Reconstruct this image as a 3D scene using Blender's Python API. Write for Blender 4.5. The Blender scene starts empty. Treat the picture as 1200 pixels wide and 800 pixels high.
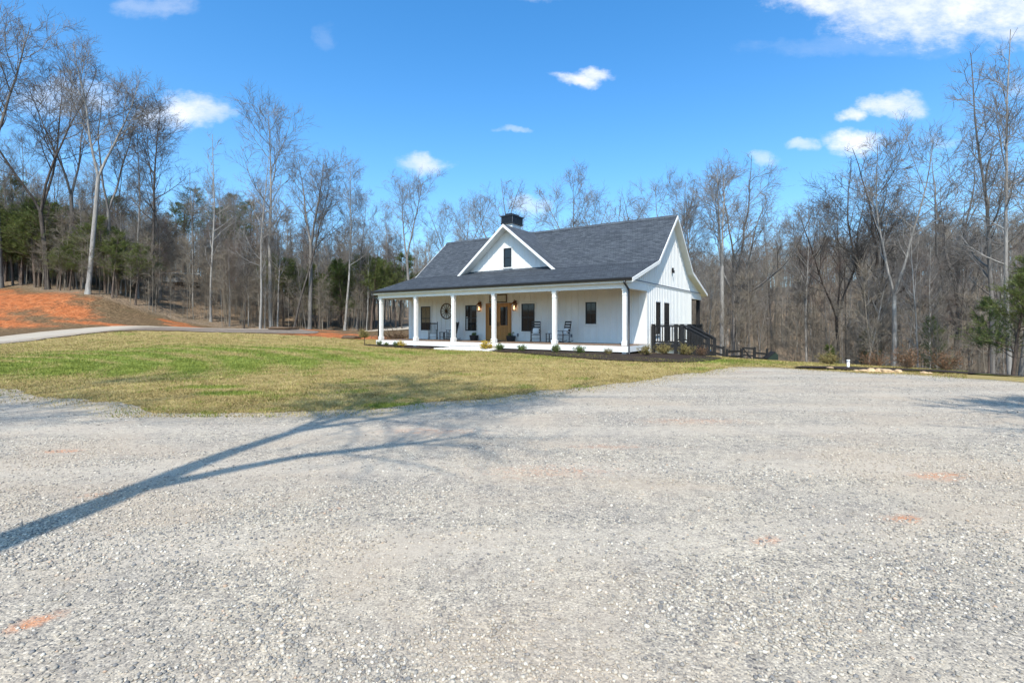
import bpy, bmesh, math, random
import numpy as np
from mathutils import Vector, Matrix

PI = math.pi
R = math.radians
random.seed(4)
S = bpy.context.scene
col = S.collection

# ------------------------------------------------------------------ camera
EYE = 1.6
cam_data = bpy.data.cameras.new('camera')
cam_data.sensor_width = 36.0
cam_data.lens = 36.0 * 580 / 1200
cam_data.shift_y = -20 / 1200
cam_data.clip_start = 0.05
cam_data.clip_end = 5000
cam = bpy.data.objects.new('camera', cam_data)
cam.location = (0, 0, EYE)
cam.rotation_euler = (R(90), 0, 0)
col.objects.link(cam)
S.camera = cam

# ------------------------------------------------------------------ light
SUN_EL = R(52)
SUN_AZ = R(8.5)           # light travels forward and this much to the right
travel = Vector((math.sin(SUN_AZ) * math.cos(SUN_EL), math.cos(SUN_AZ) * math.cos(SUN_EL), -math.sin(SUN_EL)))
sd = bpy.data.lights.new('sun', 'SUN')
sd.energy = 5.0
sd.angle = R(0.53)
sd.color = (1.0, 0.945, 0.845)
sun = bpy.data.objects.new('sun', sd)
sun.rotation_euler = travel.to_track_quat('-Z', 'Y').to_euler()
sun.location = (0, -20, 40)
col.objects.link(sun)
S.view_settings.view_transform = 'Standard'
S.view_settings.look = 'None'
S.view_settings.gamma = 1
S.view_settings.use_curve_mapping = False
S.view_settings.exposure = 0.32


# ------------------------------------------------------------------ node helpers
class NT:
    def __init__(s, tree):
        s.t = tree
        s.n = tree.nodes
        s.l = tree.links

    def new(s, typ, ins=None, **kw):
        nd = s.n.new(typ)
        for k, v in kw.items():
            setattr(nd, k, v)
        if ins:
            for k, v in ins.items():
                s.set(nd, k, v)
        return nd

    def set(s, nd, k, v):
        sock = nd.inputs[k]
        if isinstance(v, bpy.types.NodeSocket):
            s.l.new(v, sock)
        else:
            if isinstance(v, tuple) and len(v) == 3 and sock.type == 'RGBA':
                v = (*v, 1)
            sock.default_value = v

    def math(s, op, a, b=0.0, c=None, clamp=False):
        nd = s.new('ShaderNodeMath', {0: a, 1: b}, operation=op, use_clamp=clamp)
        if c is not None:
            s.set(nd, 2, c)
        return nd.outputs[0]

    def mix(s, f, a, b, mode='MIX'):
        nd = s.new('ShaderNodeMixRGB', {0: f, 1: a, 2: b}, blend_type=mode)
        return nd.outputs[0]

    def ramp(s, f, stops, interp='LINEAR'):
        nd = s.new('ShaderNodeValToRGB', {0: f})
        cr = nd.color_ramp
        cr.interpolation = interp
        while len(cr.elements) < len(stops):
            cr.elements.new(0.5)
        for e, (p, c) in zip(cr.elements, stops):
            e.position = p
            e.color = (*c, 1) if isinstance(c, tuple) else (c, c, c, 1)
        return nd.outputs[0]

    def noise(s, scale, detail=3, rough=0.5, vec=None, dist=0.0):
        nd = s.new('ShaderNodeTexNoise', {'Scale': scale, 'Detail': detail, 'Roughness': rough, 'Distortion': dist})
        if vec is not None:
            s.l.new(vec, nd.inputs['Vector'])
        return nd.outputs[0]

    def vor(s, scale, vec, feature='F1', out='Distance', rnd=1.0):
        nd = s.new('ShaderNodeTexVoronoi', {'Scale': scale, 'Randomness': rnd}, feature=feature)
        s.l.new(vec, nd.inputs['Vector'])
        return nd.outputs[out]

    def step(s, v, lo, hi):
        nd = s.new('ShaderNodeMapRange', {'Value': v, 'From Min': lo, 'From Max': hi}, interpolation_type='SMOOTHSTEP')
        return nd.outputs[0]

    def obj(s):
        return s.new('ShaderNodeTexCoord').outputs['Object']

    def scaled(s, vec, sc):
        nd = s.new('ShaderNodeMapping', {'Scale': sc})
        s.l.new(vec, nd.inputs['Vector'])
        return nd.outputs[0]

    def attr(s, name):
        return s.new('ShaderNodeAttribute', attribute_name=name)


def material(name, rough=0.8, spec=0.3):
    m = bpy.data.materials.new(name)
    m.use_nodes = True
    t = NT(m.node_tree)
    b = m.node_tree.nodes['Principled BSDF']
    b.inputs['Roughness'].default_value = rough
    b.inputs['Specular IOR Level'].default_value = spec
    return m, t, b


def bump(t, b, h, strength=0.5, dist=0.02):
    nd = t.new('ShaderNodeBump', {'Height': h, 'Strength': strength, 'Distance': dist})
    t.l.new(nd.outputs[0], b.inputs['Normal'])
    return nd


def simple(name, c, rough=0.7, spec=0.3, var=0.12, scale=3.0, metal=0.0, bstr=0.0, bscale=40):
    m, t, b = material(name, rough, spec)
    o = t.obj()
    n = t.noise(scale, 5, 0.6, o)
    lo = tuple(x * (1 - var) for x in c)
    hi = tuple(min(1, x * (1 + var)) for x in c)
    t.set(b, 'Base Color', t.ramp(n, [(0.3, lo), (0.7, hi)]))
    b.inputs['Metallic'].default_value = metal
    if bstr:
        bump(t, b, t.noise(bscale, 3, 0.6, o), bstr, 0.01)
    return m


# ------------------------------------------------------------------ world
W = bpy.data.worlds.new('World')
S.world = W
W.use_nodes = True
wt = NT(W.node_tree)
bg = W.node_tree.nodes['Background']
sky = wt.new('ShaderNodeTexSky', sky_type='NISHITA', sun_disc=False)
sky.sun_elevation = SUN_EL
sky.sun_rotation = PI + SUN_AZ
sky.altitude = 300
sky.air_density = 1.0
sky.dust_density = 2.2
sky.ozone_density = 1.2
hsv = wt.new('ShaderNodeHueSaturation', {'Saturation': 1.18, 'Value': 1.5, 'Color': wt.mix(1.0, sky.outputs[0], (0.78, 1.06, 1.24), 'MULTIPLY')})
gen = wt.new('ShaderNodeTexCoord').outputs['Generated']
sep = wt.new('ShaderNodeSeparateXYZ', {0: gen})
yy = wt.math('MAXIMUM', sep.outputs[1], 0.05)
gx = wt.math('DIVIDE', sep.outputs[0], yy)
gz = wt.math('DIVIDE', sep.outputs[2], yy)
comb = wt.new('ShaderNodeCombineXYZ', {0: gx, 1: gz})
wrp = wt.new('ShaderNodeTexNoise', {'Scale': 11.0, 'Detail': 5.0, 'Roughness': 0.6, 'Vector': comb.outputs[0]})
wsp = wt.new('ShaderNodeSeparateColor', {0: wrp.outputs['Color']})
gx = wt.math('ADD', gx, wt.math('MULTIPLY', wt.math('SUBTRACT', wsp.outputs[0], 0.5), 0.10))
gz = wt.math('ADD', gz, wt.math('MULTIPLY', wt.math('SUBTRACT', wsp.outputs[1], 0.5), 0.055))
n1 = wt.noise(16, 9, 0.68, wt.scaled(comb.outputs[0], (1.0, 1.9, 1)))
n2 = wt.noise(3.1, 6, 0.6, wt.scaled(comb.outputs[0], (1.0, 1.7, 1)))
nz = wt.math('SUBTRACT', n1, 0.5)
clouds = [  # azimuth tangent, elevation tangent, half width, half height, density
    (0.66, 0.665, 0.13, 0.045, 1.0), (0.82, 0.64, 0.19, 0.075, 1.0), (1.05, 0.64, 0.2, 0.075, 1.0), (0.94, 0.68, 0.35, 0.08, 1.0),
    (0.765, 0.449, 0.066, 0.022, 1.0), (0.80, 0.442, 0.045, 0.028, 0.9), (0.685, 0.43, 0.028, 0.016, 0.95),
    (0.69, 0.368, 0.062, 0.026, 1.0), (0.585, 0.358, 0.034, 0.012, 0.55), (0.50, 0.333, 0.028, 0.014, 0.5),
    (0.14, 0.492, 0.042, 0.014, 0.95), (0.175, 0.505, 0.038, 0.013, 0.9), (-0.176, 0.326, 0.05, 0.02, 0.85),
    (0.035, 0.243, 0.045, 0.02, 0.5), (-0.665, 0.43, 0.082, 0.034, 0.95), (-0.61, 0.425, 0.05, 0.02, 0.75),
    (-0.72, 0.64, 0.075, 0.022, 0.3), (0.0, 0.39, 0.035, 0.007, 0.4), (-0.9, 0.46, 0.11, 0.04, 0.5), (-0.375, 0.578, 0.022, 0.03, 0.1),
    (0.71, 0.56, 0.22, 0.02, 0.12), (0.05, 0.66, 0.05, 0.012, 0.25), (0.88, 0.37, 0.05, 0.012, 0.25), (1.02, 0.47, 0.03, 0.02, 0.3),
]
acc = None
for (cx_, cz_, a_, b_, d_) in clouds:
    ex = wt.math('POWER', wt.math('ABSOLUTE', wt.math('DIVIDE', wt.math('SUBTRACT', gx, cx_), a_)), 2.0)
    dz_ = wt.math('DIVIDE', wt.math('SUBTRACT', gz, cz_), b_)
    ez = wt.math('POWER', wt.math('ABSOLUTE', dz_), 2.0)
    f = wt.math('SUBTRACT', 1.0, wt.math('ADD', ex, ez))
    f = wt.math('ADD', f, wt.math('MULTIPLY', nz, 3.2))
    f = wt.math('MULTIPLY', wt.step(f, -0.7, 1.5), d_)
    acc = f if acc is None else wt.math('MAXIMUM', acc, f)
front = wt.step(sep.outputs[1], 0.02, 0.2)
up = wt.step(sep.outputs[2], 0.0, 0.03)
acc = wt.math('MULTIPLY', wt.math('MULTIPLY', acc, front), up)
# clouds elsewhere in the sky dome, behind the viewer, fade in by the same field
cloud_col = wt.mix(wt.step(n2, 0.35, 0.6), (6.0, 6.5, 7.3), (7.4, 7.5, 7.8))
haze_f = wt.math('MULTIPLY', wt.math('POWER', wt.math('SUBTRACT', 1.0, wt.math('MAXIMUM', sep.outputs[2], 0.0)), 5.0), 0.62)
base_sky = wt.mix(haze_f, hsv.outputs[0], (4.4, 5.9, 7.4))
skyc = wt.mix(acc, base_sky, cloud_col)
wt.l.new(skyc, bg.inputs[0])
bg.inputs[1].default_value = 0.125


# ------------------------------------------------------------------ terrain height
def P(px, py, D):
    return ((px - 600) / 580 * D, D, EYE - (py - 380) / 580 * D)


HO = Vector((5.5, 24.0, 0.0))
HROT = R(-34)
HX = Vector((math.cos(HROT), math.sin(HROT), 0))
HY = Vector((-math.sin(HROT), math.cos(HROT), 0))


def hl(x, y, z=0.0):
    v = HO + HX * x + HY * y
    return Vector((v.x, v.y, z))


ctrl = [(-4, 0, 0), (4, 0, 0), (0, -12, 0), (-15, 0, 0), (15, 0, 0), (0, 3, 0), (-5, 6, 0), (5, 6, 0), (0, 9, 0), (-10, 9, 0),
        (8, 10, 0), (0, 11, 0), (7.5, 17.5, 0), (11.3, 16.3, 0), (13.1, 15.2, 0), (13.9, 13.4, 0), (-40, 0, 0), (-25, 12, 0), (35, 0, -.3), (30, -12, 0), (-30, -12, 0),
        (18, 9, -.1), (0, -60, 0), (60, -40, 0), (-60, -40, 1),
        P(0, 405, 32), P(0, 391, 39), P(0, 388, 43), P(0, 334, 58), P(100, 346, 53), P(100, 384, 44), P(-120, 405, 30), P(-150, 330, 55), P(50, 342, 55), P(50, 386, 43),
        P(200, 372, 55), P(270, 385.5, 55), P(330, 387, 60), P(400, 387, 64), P(480, 379, 74), P(240, 384.5, 47), P(240, 391, 42), P(345, 385.5, 47), P(345, 393, 42),
        P(440, 401, 38), P(200, 400, 33), P(200, 430, 19), P(100, 440, 15.5),
        (-50, 90, 9), (-75, 70, 12), (-80, 100, 13), (-30, 100, 4), (-5, 100, 1), (5, 60, 0), (20, 60, -2),
        P(865, 427, 38), P(905, 429, 39), P(830, 423, 34), (21, 21, -.9), (17, 22, -.35), (14, 20.5, -.12), (26, 19, -1.4), (24, 28, -2.6), (30, 40, -4.5), (45, 50, -5), (55, 35, -4), (38, 24, -3), (50, 70, -4.5),
        (60, 120, 3), (90, 100, 5), (20, 120, -1), (110, 160, 15), (60, 180, 9), (160, 150, 18), (150, 80, 8), (0, 190, 2), (-60, 190, 11), (-130, 150, 16), (-160, 60, 14),
        (0, 300, 5), (150, 280, 20), (-150, 280, 20), (280, 150, 18), (-280, 150, 18), (280, -100, 3), (-280, -100, 6), (0, -250, 0)]
for (x_, y_, z_) in ((.3, -.2, .13), (-17.6, -.2, .18), (-9, -1, .13), (-9, -3.5, .1), (.6, 5, .0), (-9, 7, .15), (-17.6, 9, .35), (-17, 15.5, .55), (-9, 15.5, .1), (.5, 12, -.55), (3.2, 4, -.08), (-22, 2, .3)):
    q = hl(x_, y_)
    ctrl.append((q.x, q.y, z_))
ctrl = np.array(ctrl, float)


def _phi(r2):
    return 0.5 * r2 * np.log(r2 + 1e-9)


def _tps_fit(c, lam):
    n = len(c)
    d = ((c[:, None, :2] - c[None, :, :2]) ** 2).sum(-1)
    A = np.zeros((n + 3, n + 3))
    A[:n, :n] = _phi(d) + lam * np.eye(n)
    Pm = np.c_[np.ones(n), c[:, :2]]
    A[:n, n:] = Pm
    A[n:, :n] = Pm.T
    b = np.r_[c[:, 2], 0, 0, 0]
    return np.linalg.solve(A, b)


_w = _tps_fit(ctrl, 0.6)


def height(x, y):
    x = np.atleast_1d(np.asarray(x, float)).ravel()
    y = np.atleast_1d(np.asarray(y, float)).ravel()
    out = np.empty(len(x))
    for i in range(0, len(x), 20000):
        xs, ys = x[i:i + 20000], y[i:i + 20000]
        d = (xs[:, None] - ctrl[None, :, 0]) ** 2 + (ys[:, None] - ctrl[None, :, 1]) ** 2
        h = _phi(d) @ _w[:-3] + _w[-3] + _w[-2] * xs + _w[-1] * ys
        r = np.hypot(xs, ys)
        k = np.clip((r - 260) / 120, 0, 1)
        h = h * (1 - k) + k * 14
        out[i:i + 20000] = np.clip(h, -9, 34)
    return out


def hz(x, y):
    return float(height(x, y)[0])


def mesh_np(name, V, F, mat=None, smooth=False, attrs=None, mat_idx=None):
    me = bpy.data.meshes.new(name)
    V = np.asarray(V, np.float32)
    F = np.asarray(F, np.int32)
    k = F.shape[1]
    me.vertices.add(len(V))
    me.vertices.foreach_set('co', V.ravel())
    me.loops.add(F.size)
    me.loops.foreach_set('vertex_index', F.ravel())
    me.polygons.add(len(F))
    me.polygons.foreach_set('loop_start', np.arange(0, F.size, k, dtype=np.int32))
    if smooth:
        me.polygons.foreach_set('use_smooth', np.ones(len(F), bool))
    if attrs:
        for an, av in attrs.items():
            a = me.attributes.new(an, 'FLOAT', 'POINT')
            a.data.foreach_set('value', np.asarray(av, np.float32))
    me.update()
    me.validate()
    if mat:
        me.materials.append(mat)
    return me


def link(name, me, parent=None, loc=None, rotz=None):
    o = bpy.data.objects.new(name, me)
    col.objects.link(o)
    if parent:
        o.parent = parent
    if loc is not None:
        o.location = loc
    if rotz is not None:
        o.rotation_euler = (0, 0, rotz)
    return o


def tag(o, label=None, cat=None, group=None, kind=None):
    if label:
        o['label'] = label
    if cat:
        o['category'] = cat
    if group:
        o['group'] = group
    if kind:
        o['kind'] = kind
    return o


# value noise for python side masks
_rn = np.random.RandomState(11)
_tab = _rn.rand(256, 256)


def vnoise(x, y, s=1.0, octv=4):
    out = 0
    amp = 1
    tot = 0
    x = np.asarray(x, float) * s
    y = np.asarray(y, float) * s
    for o in range(octv):
        xi = np.floor(x).astype(int)
        yi = np.floor(y).astype(int)
        fx = x - xi
        fy = y - yi
        fx = fx * fx * (3 - 2 * fx)
        fy = fy * fy * (3 - 2 * fy)
        a = _tab[xi % 256, yi % 256]
        b = _tab[(xi + 1) % 256, yi % 256]
        c = _tab[xi % 256, (yi + 1) % 256]
        d = _tab[(xi + 1) % 256, (yi + 1) % 256]
        out = out + amp * ((a * (1 - fx) + b * fx) * (1 - fy) + (c * (1 - fx) + d * fx) * fy)
        tot += amp
        amp *= 0.5
        x = x * 2.03 + 17.3
        y = y * 2.03 + 5.1
    return out / tot


# ------------------------------------------------------------------ ground materials
def geo_pos(t):
    return t.new('ShaderNodeNewGeometry').outputs['Position']


def mat_ground():
    m, t, b = material('forest_floor', 0.95, 0.1)
    p = geo_pos(t)
    big = t.noise(0.25, 5, 0.6, p)
    fine = t.noise(9, 8, 0.72, p)
    base = t.ramp(fine, [(0.3, (0.11, 0.076, 0.048)), (0.5, (0.25, 0.18, 0.12)), (0.72, (0.40, 0.30, 0.205))])
    dry = t.ramp(t.noise(4, 8, 0.75, p), [(0.3, (0.075, 0.05, 0.028)), (0.5, (0.17, 0.11, 0.058)), (0.72, (0.30, 0.195, 0.11))])
    clay = t.ramp(t.noise(1.6, 9, 0.7, p), [(0.28, (0.24, 0.08, 0.03)), (0.5, (0.50, 0.15, 0.05)), (0.7, (0.58, 0.24, 0.10))])
    c = t.mix(t.attr('cleared').outputs['Fac'], base, dry)
    cf = t.math('ADD', t.attr('clay').outputs['Fac'], t.math('MULTIPLY', t.math('SUBTRACT', t.noise(0.8, 8, 0.7, p), 0.5), 1.6))
    gul = t.noise(2.2, 7, .75, t.scaled(p, (1.6, .5, .5)), .6)
    clay = t.mix(t.math('MULTIPLY', t.step(gul, .5, .66), .7), clay, (0.16, 0.075, 0.04))
    clay = t.mix(t.math('MULTIPLY', t.step(t.noise(5, 7, .8, p), .56, .66), .5), clay, (0.50, 0.36, 0.22))
    c = t.mix(t.math('MULTIPLY', t.step(cf, 0.3, 0.85), .95), c, clay)
    c = t.mix(t.math('MULTIPLY', t.step(big, 0.52, 0.7), 0.3), c, (0.1, 0.085, 0.045))
    t.set(b, 'Base Color', c)
    bump(t, b, t.math('ADD', t.noise(6, 8, 0.7, p), t.math('MULTIPLY', t.noise(0.9, 5, 0.7, p), 4)), 1.0, 0.22)
    return m


def mat_gravel(name='gravel', drive=False):
    m, t, b = material(name, 0.9, 0.25)
    p = geo_pos(t)
    big = t.noise(0.33, 5, 0.6, p)
    mid = t.noise(1.4, 6, 0.65, p)
    wob = t.new('ShaderNodeVectorMath', {0: p, 1: t.new('ShaderNodeVectorMath', {0: t.new('ShaderNodeTexNoise', {'Scale': 14.0, 'Detail': 2.0, 'Vector': p}).outputs['Color'], 1: (0.02, 0.02, 0.02)}, operation='MULTIPLY').outputs[0]}, operation='ADD').outputs[0]
    cs = t.vor(42, wob, out='Color')
    cd = t.vor(42, wob)
    cs2 = t.vor(95, wob, out='Color')
    cd2 = t.vor(95, wob)
    s1 = t.new('ShaderNodeSeparateColor', {0: cs}).outputs[0]
    s2 = t.new('ShaderNodeSeparateColor', {0: cs2}).outputs[1]
    stops = [(0.0, (0.07, 0.07, 0.076)), (0.14, (0.15, 0.148, 0.15)), (0.35, (0.28, 0.255, 0.22)), (0.6, (0.42, 0.375, 0.31)), (0.9, (0.56, 0.505, 0.42)), (1.0, (0.72, 0.65, 0.55))]
    c1 = t.ramp(s1, stops)
    c2 = t.ramp(s2, stops)
    dust = t.ramp(t.noise(30, 6, 0.7, p), [(0.3, (0.33, 0.29, 0.235)), (0.7, (0.48, 0.43, 0.36))])
    fs = t.step(t.math('ADD', mid, t.math('MULTIPLY', t.math('SUBTRACT', big, 0.5), 1.2)), 0.38, 0.62)
    c = t.mix(t.math('MULTIPLY', t.step(cd2, 0.2, 0.7), 0.8), c2, dust)
    c = t.mix(t.math('MULTIPLY', fs, t.math('SUBTRACT', 1.0, t.step(cd, 0.3, 0.55))), c, c1)
    c = t.mix(t.math('MULTIPLY', t.step(t.noise(70, 4, 0.8, p), 0.56, 0.66), 0.55), c, (0.13, 0.12, 0.11))
    c = t.mix(t.math('MULTIPLY', t.step(t.noise(55, 5, 0.8, wob), 0.58, 0.66), 0.45), c, (0.54, 0.49, 0.42))
    c = t.mix(1.0, c, t.ramp(t.noise(7, 9, 0.85, p), [(0.34, (.52, .51, .52)), (0.5, (.92, .90, .87)), (0.64, (1.18, 1.14, 1.08))]), 'MULTIPLY')
    c = t.mix(1.0, c, t.ramp(t.noise(0.9, 7, 0.75, p), [(0.32, (.78, .78, .80)), (0.6, (1.04, 1.02, .98))]), 'MULTIPLY')
    # tan earth showing through
    tan = t.step(t.noise(0.42, 6, 0.62, t.scaled(p, (0.75, 1.35, 1)), 0.4), 0.45, 0.63)
    c = t.mix(t.math('MULTIPLY', tan, 0.62), c, t.ramp(t.noise(24, 5, 0.7, p), [(0.3, (0.31, 0.245, 0.178)), (0.7, (0.47, 0.385, 0.295))]))
    wv = t.new('ShaderNodeTexWave', {'Scale': .16, 'Distortion': 2.2, 'Detail': 3.0, 'Detail Scale': .6}, wave_type='RINGS')
    t.l.new(t.new('ShaderNodeMapping', {'Location': (9.0, -30.0, 0.0), 'Vector': p}).outputs[0], wv.inputs['Vector'])
    c = t.mix(t.math('MULTIPLY', t.step(wv.outputs['Fac'], .66, .95), .32), c, (0.46, 0.395, 0.315))
    ed = t.attr('edge').outputs['Fac']
    ef = t.math('ADD', ed, t.math('MULTIPLY', t.math('SUBTRACT', mid, 0.5), 1.4))
    c = t.mix(t.math('MULTIPLY', t.math('SUBTRACT', 1.0, t.step(ef, 0.5, 1.7)), 0.6), c, (0.33, 0.26, 0.165))
    # patches of red clay
    cl = t.attr('clay').outputs['Fac']
    cf = t.math('ADD', cl, t.math('MULTIPLY', t.math('SUBTRACT', t.noise(9, 6, 0.75, p), 0.5), 1.5))
    c = t.mix(t.math('MULTIPLY', t.step(cf, 0.35, 1.1), t.math('MULTIPLY', t.step(t.noise(38, 5, .8, p), .3, .55), .9)), c, (0.46, 0.20, 0.095))
    # streaky fines
    if drive:
        c = t.mix(0.5, c, (0.40, 0.345, 0.28))
        c = t.mix(t.math('MULTIPLY', t.attr('weeds').outputs['Fac'], t.step(t.noise(1.3, 7, 0.75, p), 0.26, 0.42)), c, t.ramp(t.noise(5, 7, .8, p), [(.35, (0.10, 0.078, 0.06)), (.65, (0.23, 0.18, 0.14))]))
    t.set(b, 'Base Color', c)
    hgt = t.math('ADD', t.math('MULTIPLY', t.math('SUBTRACT', 0.6, cd), fs), t.math('MULTIPLY', t.math('SUBTRACT', 0.6, cd2), 0.4))
    bump(t, b, hgt, 0.55, 0.014)
    return m


def mat_lawn():
    m, t, b = material('winter_lawn', 0.95, 0.1)
    p = geo_pos(t)
    g = t.attr('green').outputs['Fac']
    f = t.noise(14, 8, 0.75, p)
    dry = t.ramp(f, [(0.28, (0.14, 0.10, 0.038)), (0.5, (0.29, 0.22, 0.085)), (0.72, (0.46, 0.355, 0.165))])
    grn = t.ramp(t.noise(11, 8, 0.75, p), [(0.28, (0.06, 0.09, 0.016)), (0.5, (0.15, 0.19, 0.035)), (0.75, (0.27, 0.29, 0.08))])
    gf = t.math('ADD', g, t.math('MULTIPLY', t.math('SUBTRACT', t.noise(2.4, 8, 0.75, p), 0.5), 1.1))
    c = t.mix(t.step(gf, 0.25, 0.85), dry, grn)
    br = t.step(t.noise(0.9, 6, 0.7, p), 0.56, 0.72)
    c = t.mix(t.math('MULTIPLY', br, 0.45), c, (0.27, 0.19, 0.115))
    t.set(b, 'Base Color', c)
    bump(t, b, t.math('ADD', f, t.math('MULTIPLY', t.noise(60, 4, 0.7, p), 0.6)), 0.8, 0.03)
    return m


M_GROUND = mat_ground()
M_GRAVEL = mat_gravel()
M_DRIVE = mat_gravel('drive_gravel', True)
M_LAWN = mat_lawn()
M_MULCH = simple('mulch', (0.035, 0.025, 0.02), 0.95, 0.1, 0.6, 30, bstr=1.0, bscale=25)


# ------------------------------------------------------------------ base ground sheet
def ground_axis(lo, hi, near_lo, near_hi, step):
    mid = np.arange(near_lo, near_hi + step / 2, step)

    def outw(a, b):
        out = []
        s = step
        x = a
        sg = 1 if b > a else -1
        while (b - x) * sg > 0:
            s *= 1.13
            x += sg * s
            out.append(x)
        return out
    return np.array(outw(near_lo, lo)[::-1] + list(mid) + outw(near_hi, hi))


gxs = ground_axis(-1500, 1500, -62, 50, 0.55)
gys = ground_axis(-1200, 1500, -4, 92, 0.55)
GX, GY = np.meshgrid(gxs, gys)
GZ = height(GX.ravel(), GY.ravel())
px_, py_ = GX.ravel(), GY.ravel()


def blob(x, y, cx, cy, rx, ry, ang=0.0):
    dx, dy = x - cx, y - cy
    ca, sa = math.cos(ang), math.sin(ang)
    u = (dx * ca + dy * sa) / rx
    v = (-dx * sa + dy * ca) / ry
    return np.clip(1.25 - np.sqrt(u * u + v * v), 0, 1)


clay = np.zeros(len(px_))
for a in ((-51, 50.5, 9, 5.2, -.1), (-44, 49, 4.5, 2.4, -.35), (-38, 46.6, 7, .9, .0), (-52, 46, 9, 1.6, 0), (-58, 54, 5, 3, 0), (-56, 46.5, 7, 1.6, 0), (-48, 44.8, 9, 1.3, 0.0), (-32.5, 51, 4.6, 2.2, -.1), (-36, 53, 2.5, 1.2, 0), (-15, 43, 8, 3.2, -.25), (-10, 39.5, 5, 2.2, -.35), (-20, 47.5, 6, 1.0, 0), (-62, 52, 9, 5, 0)):
    clay = np.maximum(clay, blob(px_, py_, *a))
cleared = ((py_ < 66) & (px_ < -6)).astype(float)
# tree line on the left climbs with the bank
tl = np.interp(px_, [-90, -58, -48, -40, -34, -28, -18, -8, 0, 8, 14, 20, 26, 32, 40], [60, 58, 53.5, 54, 55, 56, 60, 66, 60, 50, 42, 38, 24, 19, 12])
cleared = np.clip((tl - py_) / 1.5 + 0.5, 0, 1)
M_cells_x, M_cells_y = len(gxs), len(gys)
ii = np.arange(M_cells_x * M_cells_y).reshape(M_cells_y, M_cells_x)
F = np.stack([ii[:-1, :-1].ravel(), ii[:-1, 1:].ravel(), ii[1:, 1:].ravel(), ii[1:, :-1].ravel()], 1)
zz = GZ + (vnoise(px_, py_, 0.35, 4) - .5) * 0.5 * np.clip((py_ - tl) / 4, 0, 1) - 0.03
gm = mesh_np('ground', np.c_[px_, py_, zz], F, M_GROUND, True, {'clay': clay, 'cleared': cleared})
tag(link('ground', gm), kind='structure')


# ------------------------------------------------------------------ draped sheets
def densify(poly, step=0.12, amp=0.15, ns=1.3, seed=0.0):
    out = []
    n = len(poly)
    for i in range(n):
        a = np.array(poly[i], float)
        b = np.array(poly[(i + 1) % n], float)
        k = max(1, int(np.hypot(*(b - a)) / step))
        for j in range(k):
            out.append(a + (b - a) * j / k)
    out = np.array(out)
    dx = (vnoise(out[:, 0] + seed, out[:, 1], ns, 4) - .5) * 2 * amp * 2
    dy = (vnoise(out[:, 0], out[:, 1] + 50 + seed, ns, 4) - .5) * 2 * amp * 2
    return out + np.c_[dx, dy]


def smooth_poly(pts, it=2):
    p = np.array(pts, float)
    for _ in range(it):
        q = np.roll(p, -1, 0)
        p = np.stack([p * .75 + q * .25, p * .25 + q * .75], 1).reshape(-1, 2)
    return p


def inside(x, y, poly):
    res = np.zeros(len(x), bool)
    n = len(poly)
    for i in range(n):
        x1, y1 = poly[i]
        x2, y2 = poly[(i + 1) % n]
        if y1 == y2:
            continue
        c = (y1 > y) != (y2 > y)
        if c.any():
            xi = (x2 - x1) * (y[c] - y1) / (y2 - y1) + x1
            idx = np.where(c)[0]
            res[idx[x[c] < xi]] ^= True
    return res


def near_dist(x, y, poly, maxd=None):
    d = np.empty(len(x))
    k = np.empty(len(x), int)
    for i in range(0, len(x), 4000):
        dd = (x[i:i + 4000, None] - poly[None, :, 0]) ** 2 + (y[i:i + 4000, None] - poly[None, :, 1]) ** 2
        k[i:i + 4000] = dd.argmin(1)
        d[i:i + 4000] = np.sqrt(dd.min(1))
    return d, k


def sheet(name, poly, off, mat, cell=0.25, amp=0.15, attrs=None, relief=0.0, sm=2, seed=0.0):
    base = smooth_poly(poly, sm)
    dp = densify(base, 0.12, amp, 1.1, seed)
    x0, y0 = dp.min(0) - cell
    x1, y1 = dp.max(0) + cell
    xs = np.arange(x0, x1 + cell, cell)
    ys = np.arange(y0, y1 + cell, cell)
    X, Y = np.meshgrid(xs, ys)
    nx, ny = len(xs), len(ys)
    cxs = (X[:-1, :-1] + cell / 2).ravel()
    cys = (Y[:-1, :-1] + cell / 2).ravel()
    keep = inside(cxs, cys, dp).reshape(ny - 1, nx - 1)
    ids = np.arange(nx * ny).reshape(ny, nx)
    cnt = np.zeros((ny, nx), int)
    for dy in (0, 1):
        for dx in (0, 1):
            cnt[dy:ny - 1 + dy, dx:nx - 1 + dx] += keep
    kf = keep.ravel()
    F = np.stack([ids[:-1, :-1].ravel()[kf], ids[:-1, 1:].ravel()[kf], ids[1:, 1:].ravel()[kf], ids[1:, :-1].ravel()[kf]], 1)
    used = np.unique(F)
    remap = -np.ones(nx * ny, int)
    remap[used] = np.arange(len(used))
    F = remap[F]
    vx = X.ravel()[used].copy()
    vy = Y.ravel()[used].copy()
    bnd = cnt.ravel()[used] < 4
    d, k = near_dist(vx, vy, dp)
    sn = bnd & (d < cell * 1.5)
    vx[sn] = dp[k[sn], 0]
    vy[sn] = dp[k[sn], 1]
    z = height(vx, vy) + off
    if relief:
        z = z + (vnoise(vx, vy, 0.8, 4) - .5) * relief
    at = {'edge': np.where(bnd, 0, d)}
    if attrs:
        for a, fn in attrs.items():
            at[a] = fn(vx, vy)
    me = mesh_np(name, np.c_[vx, vy, z], F, mat, True, at)
    o = link(name, me)
    tag(o, kind='structure')
    return o, dp


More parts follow.
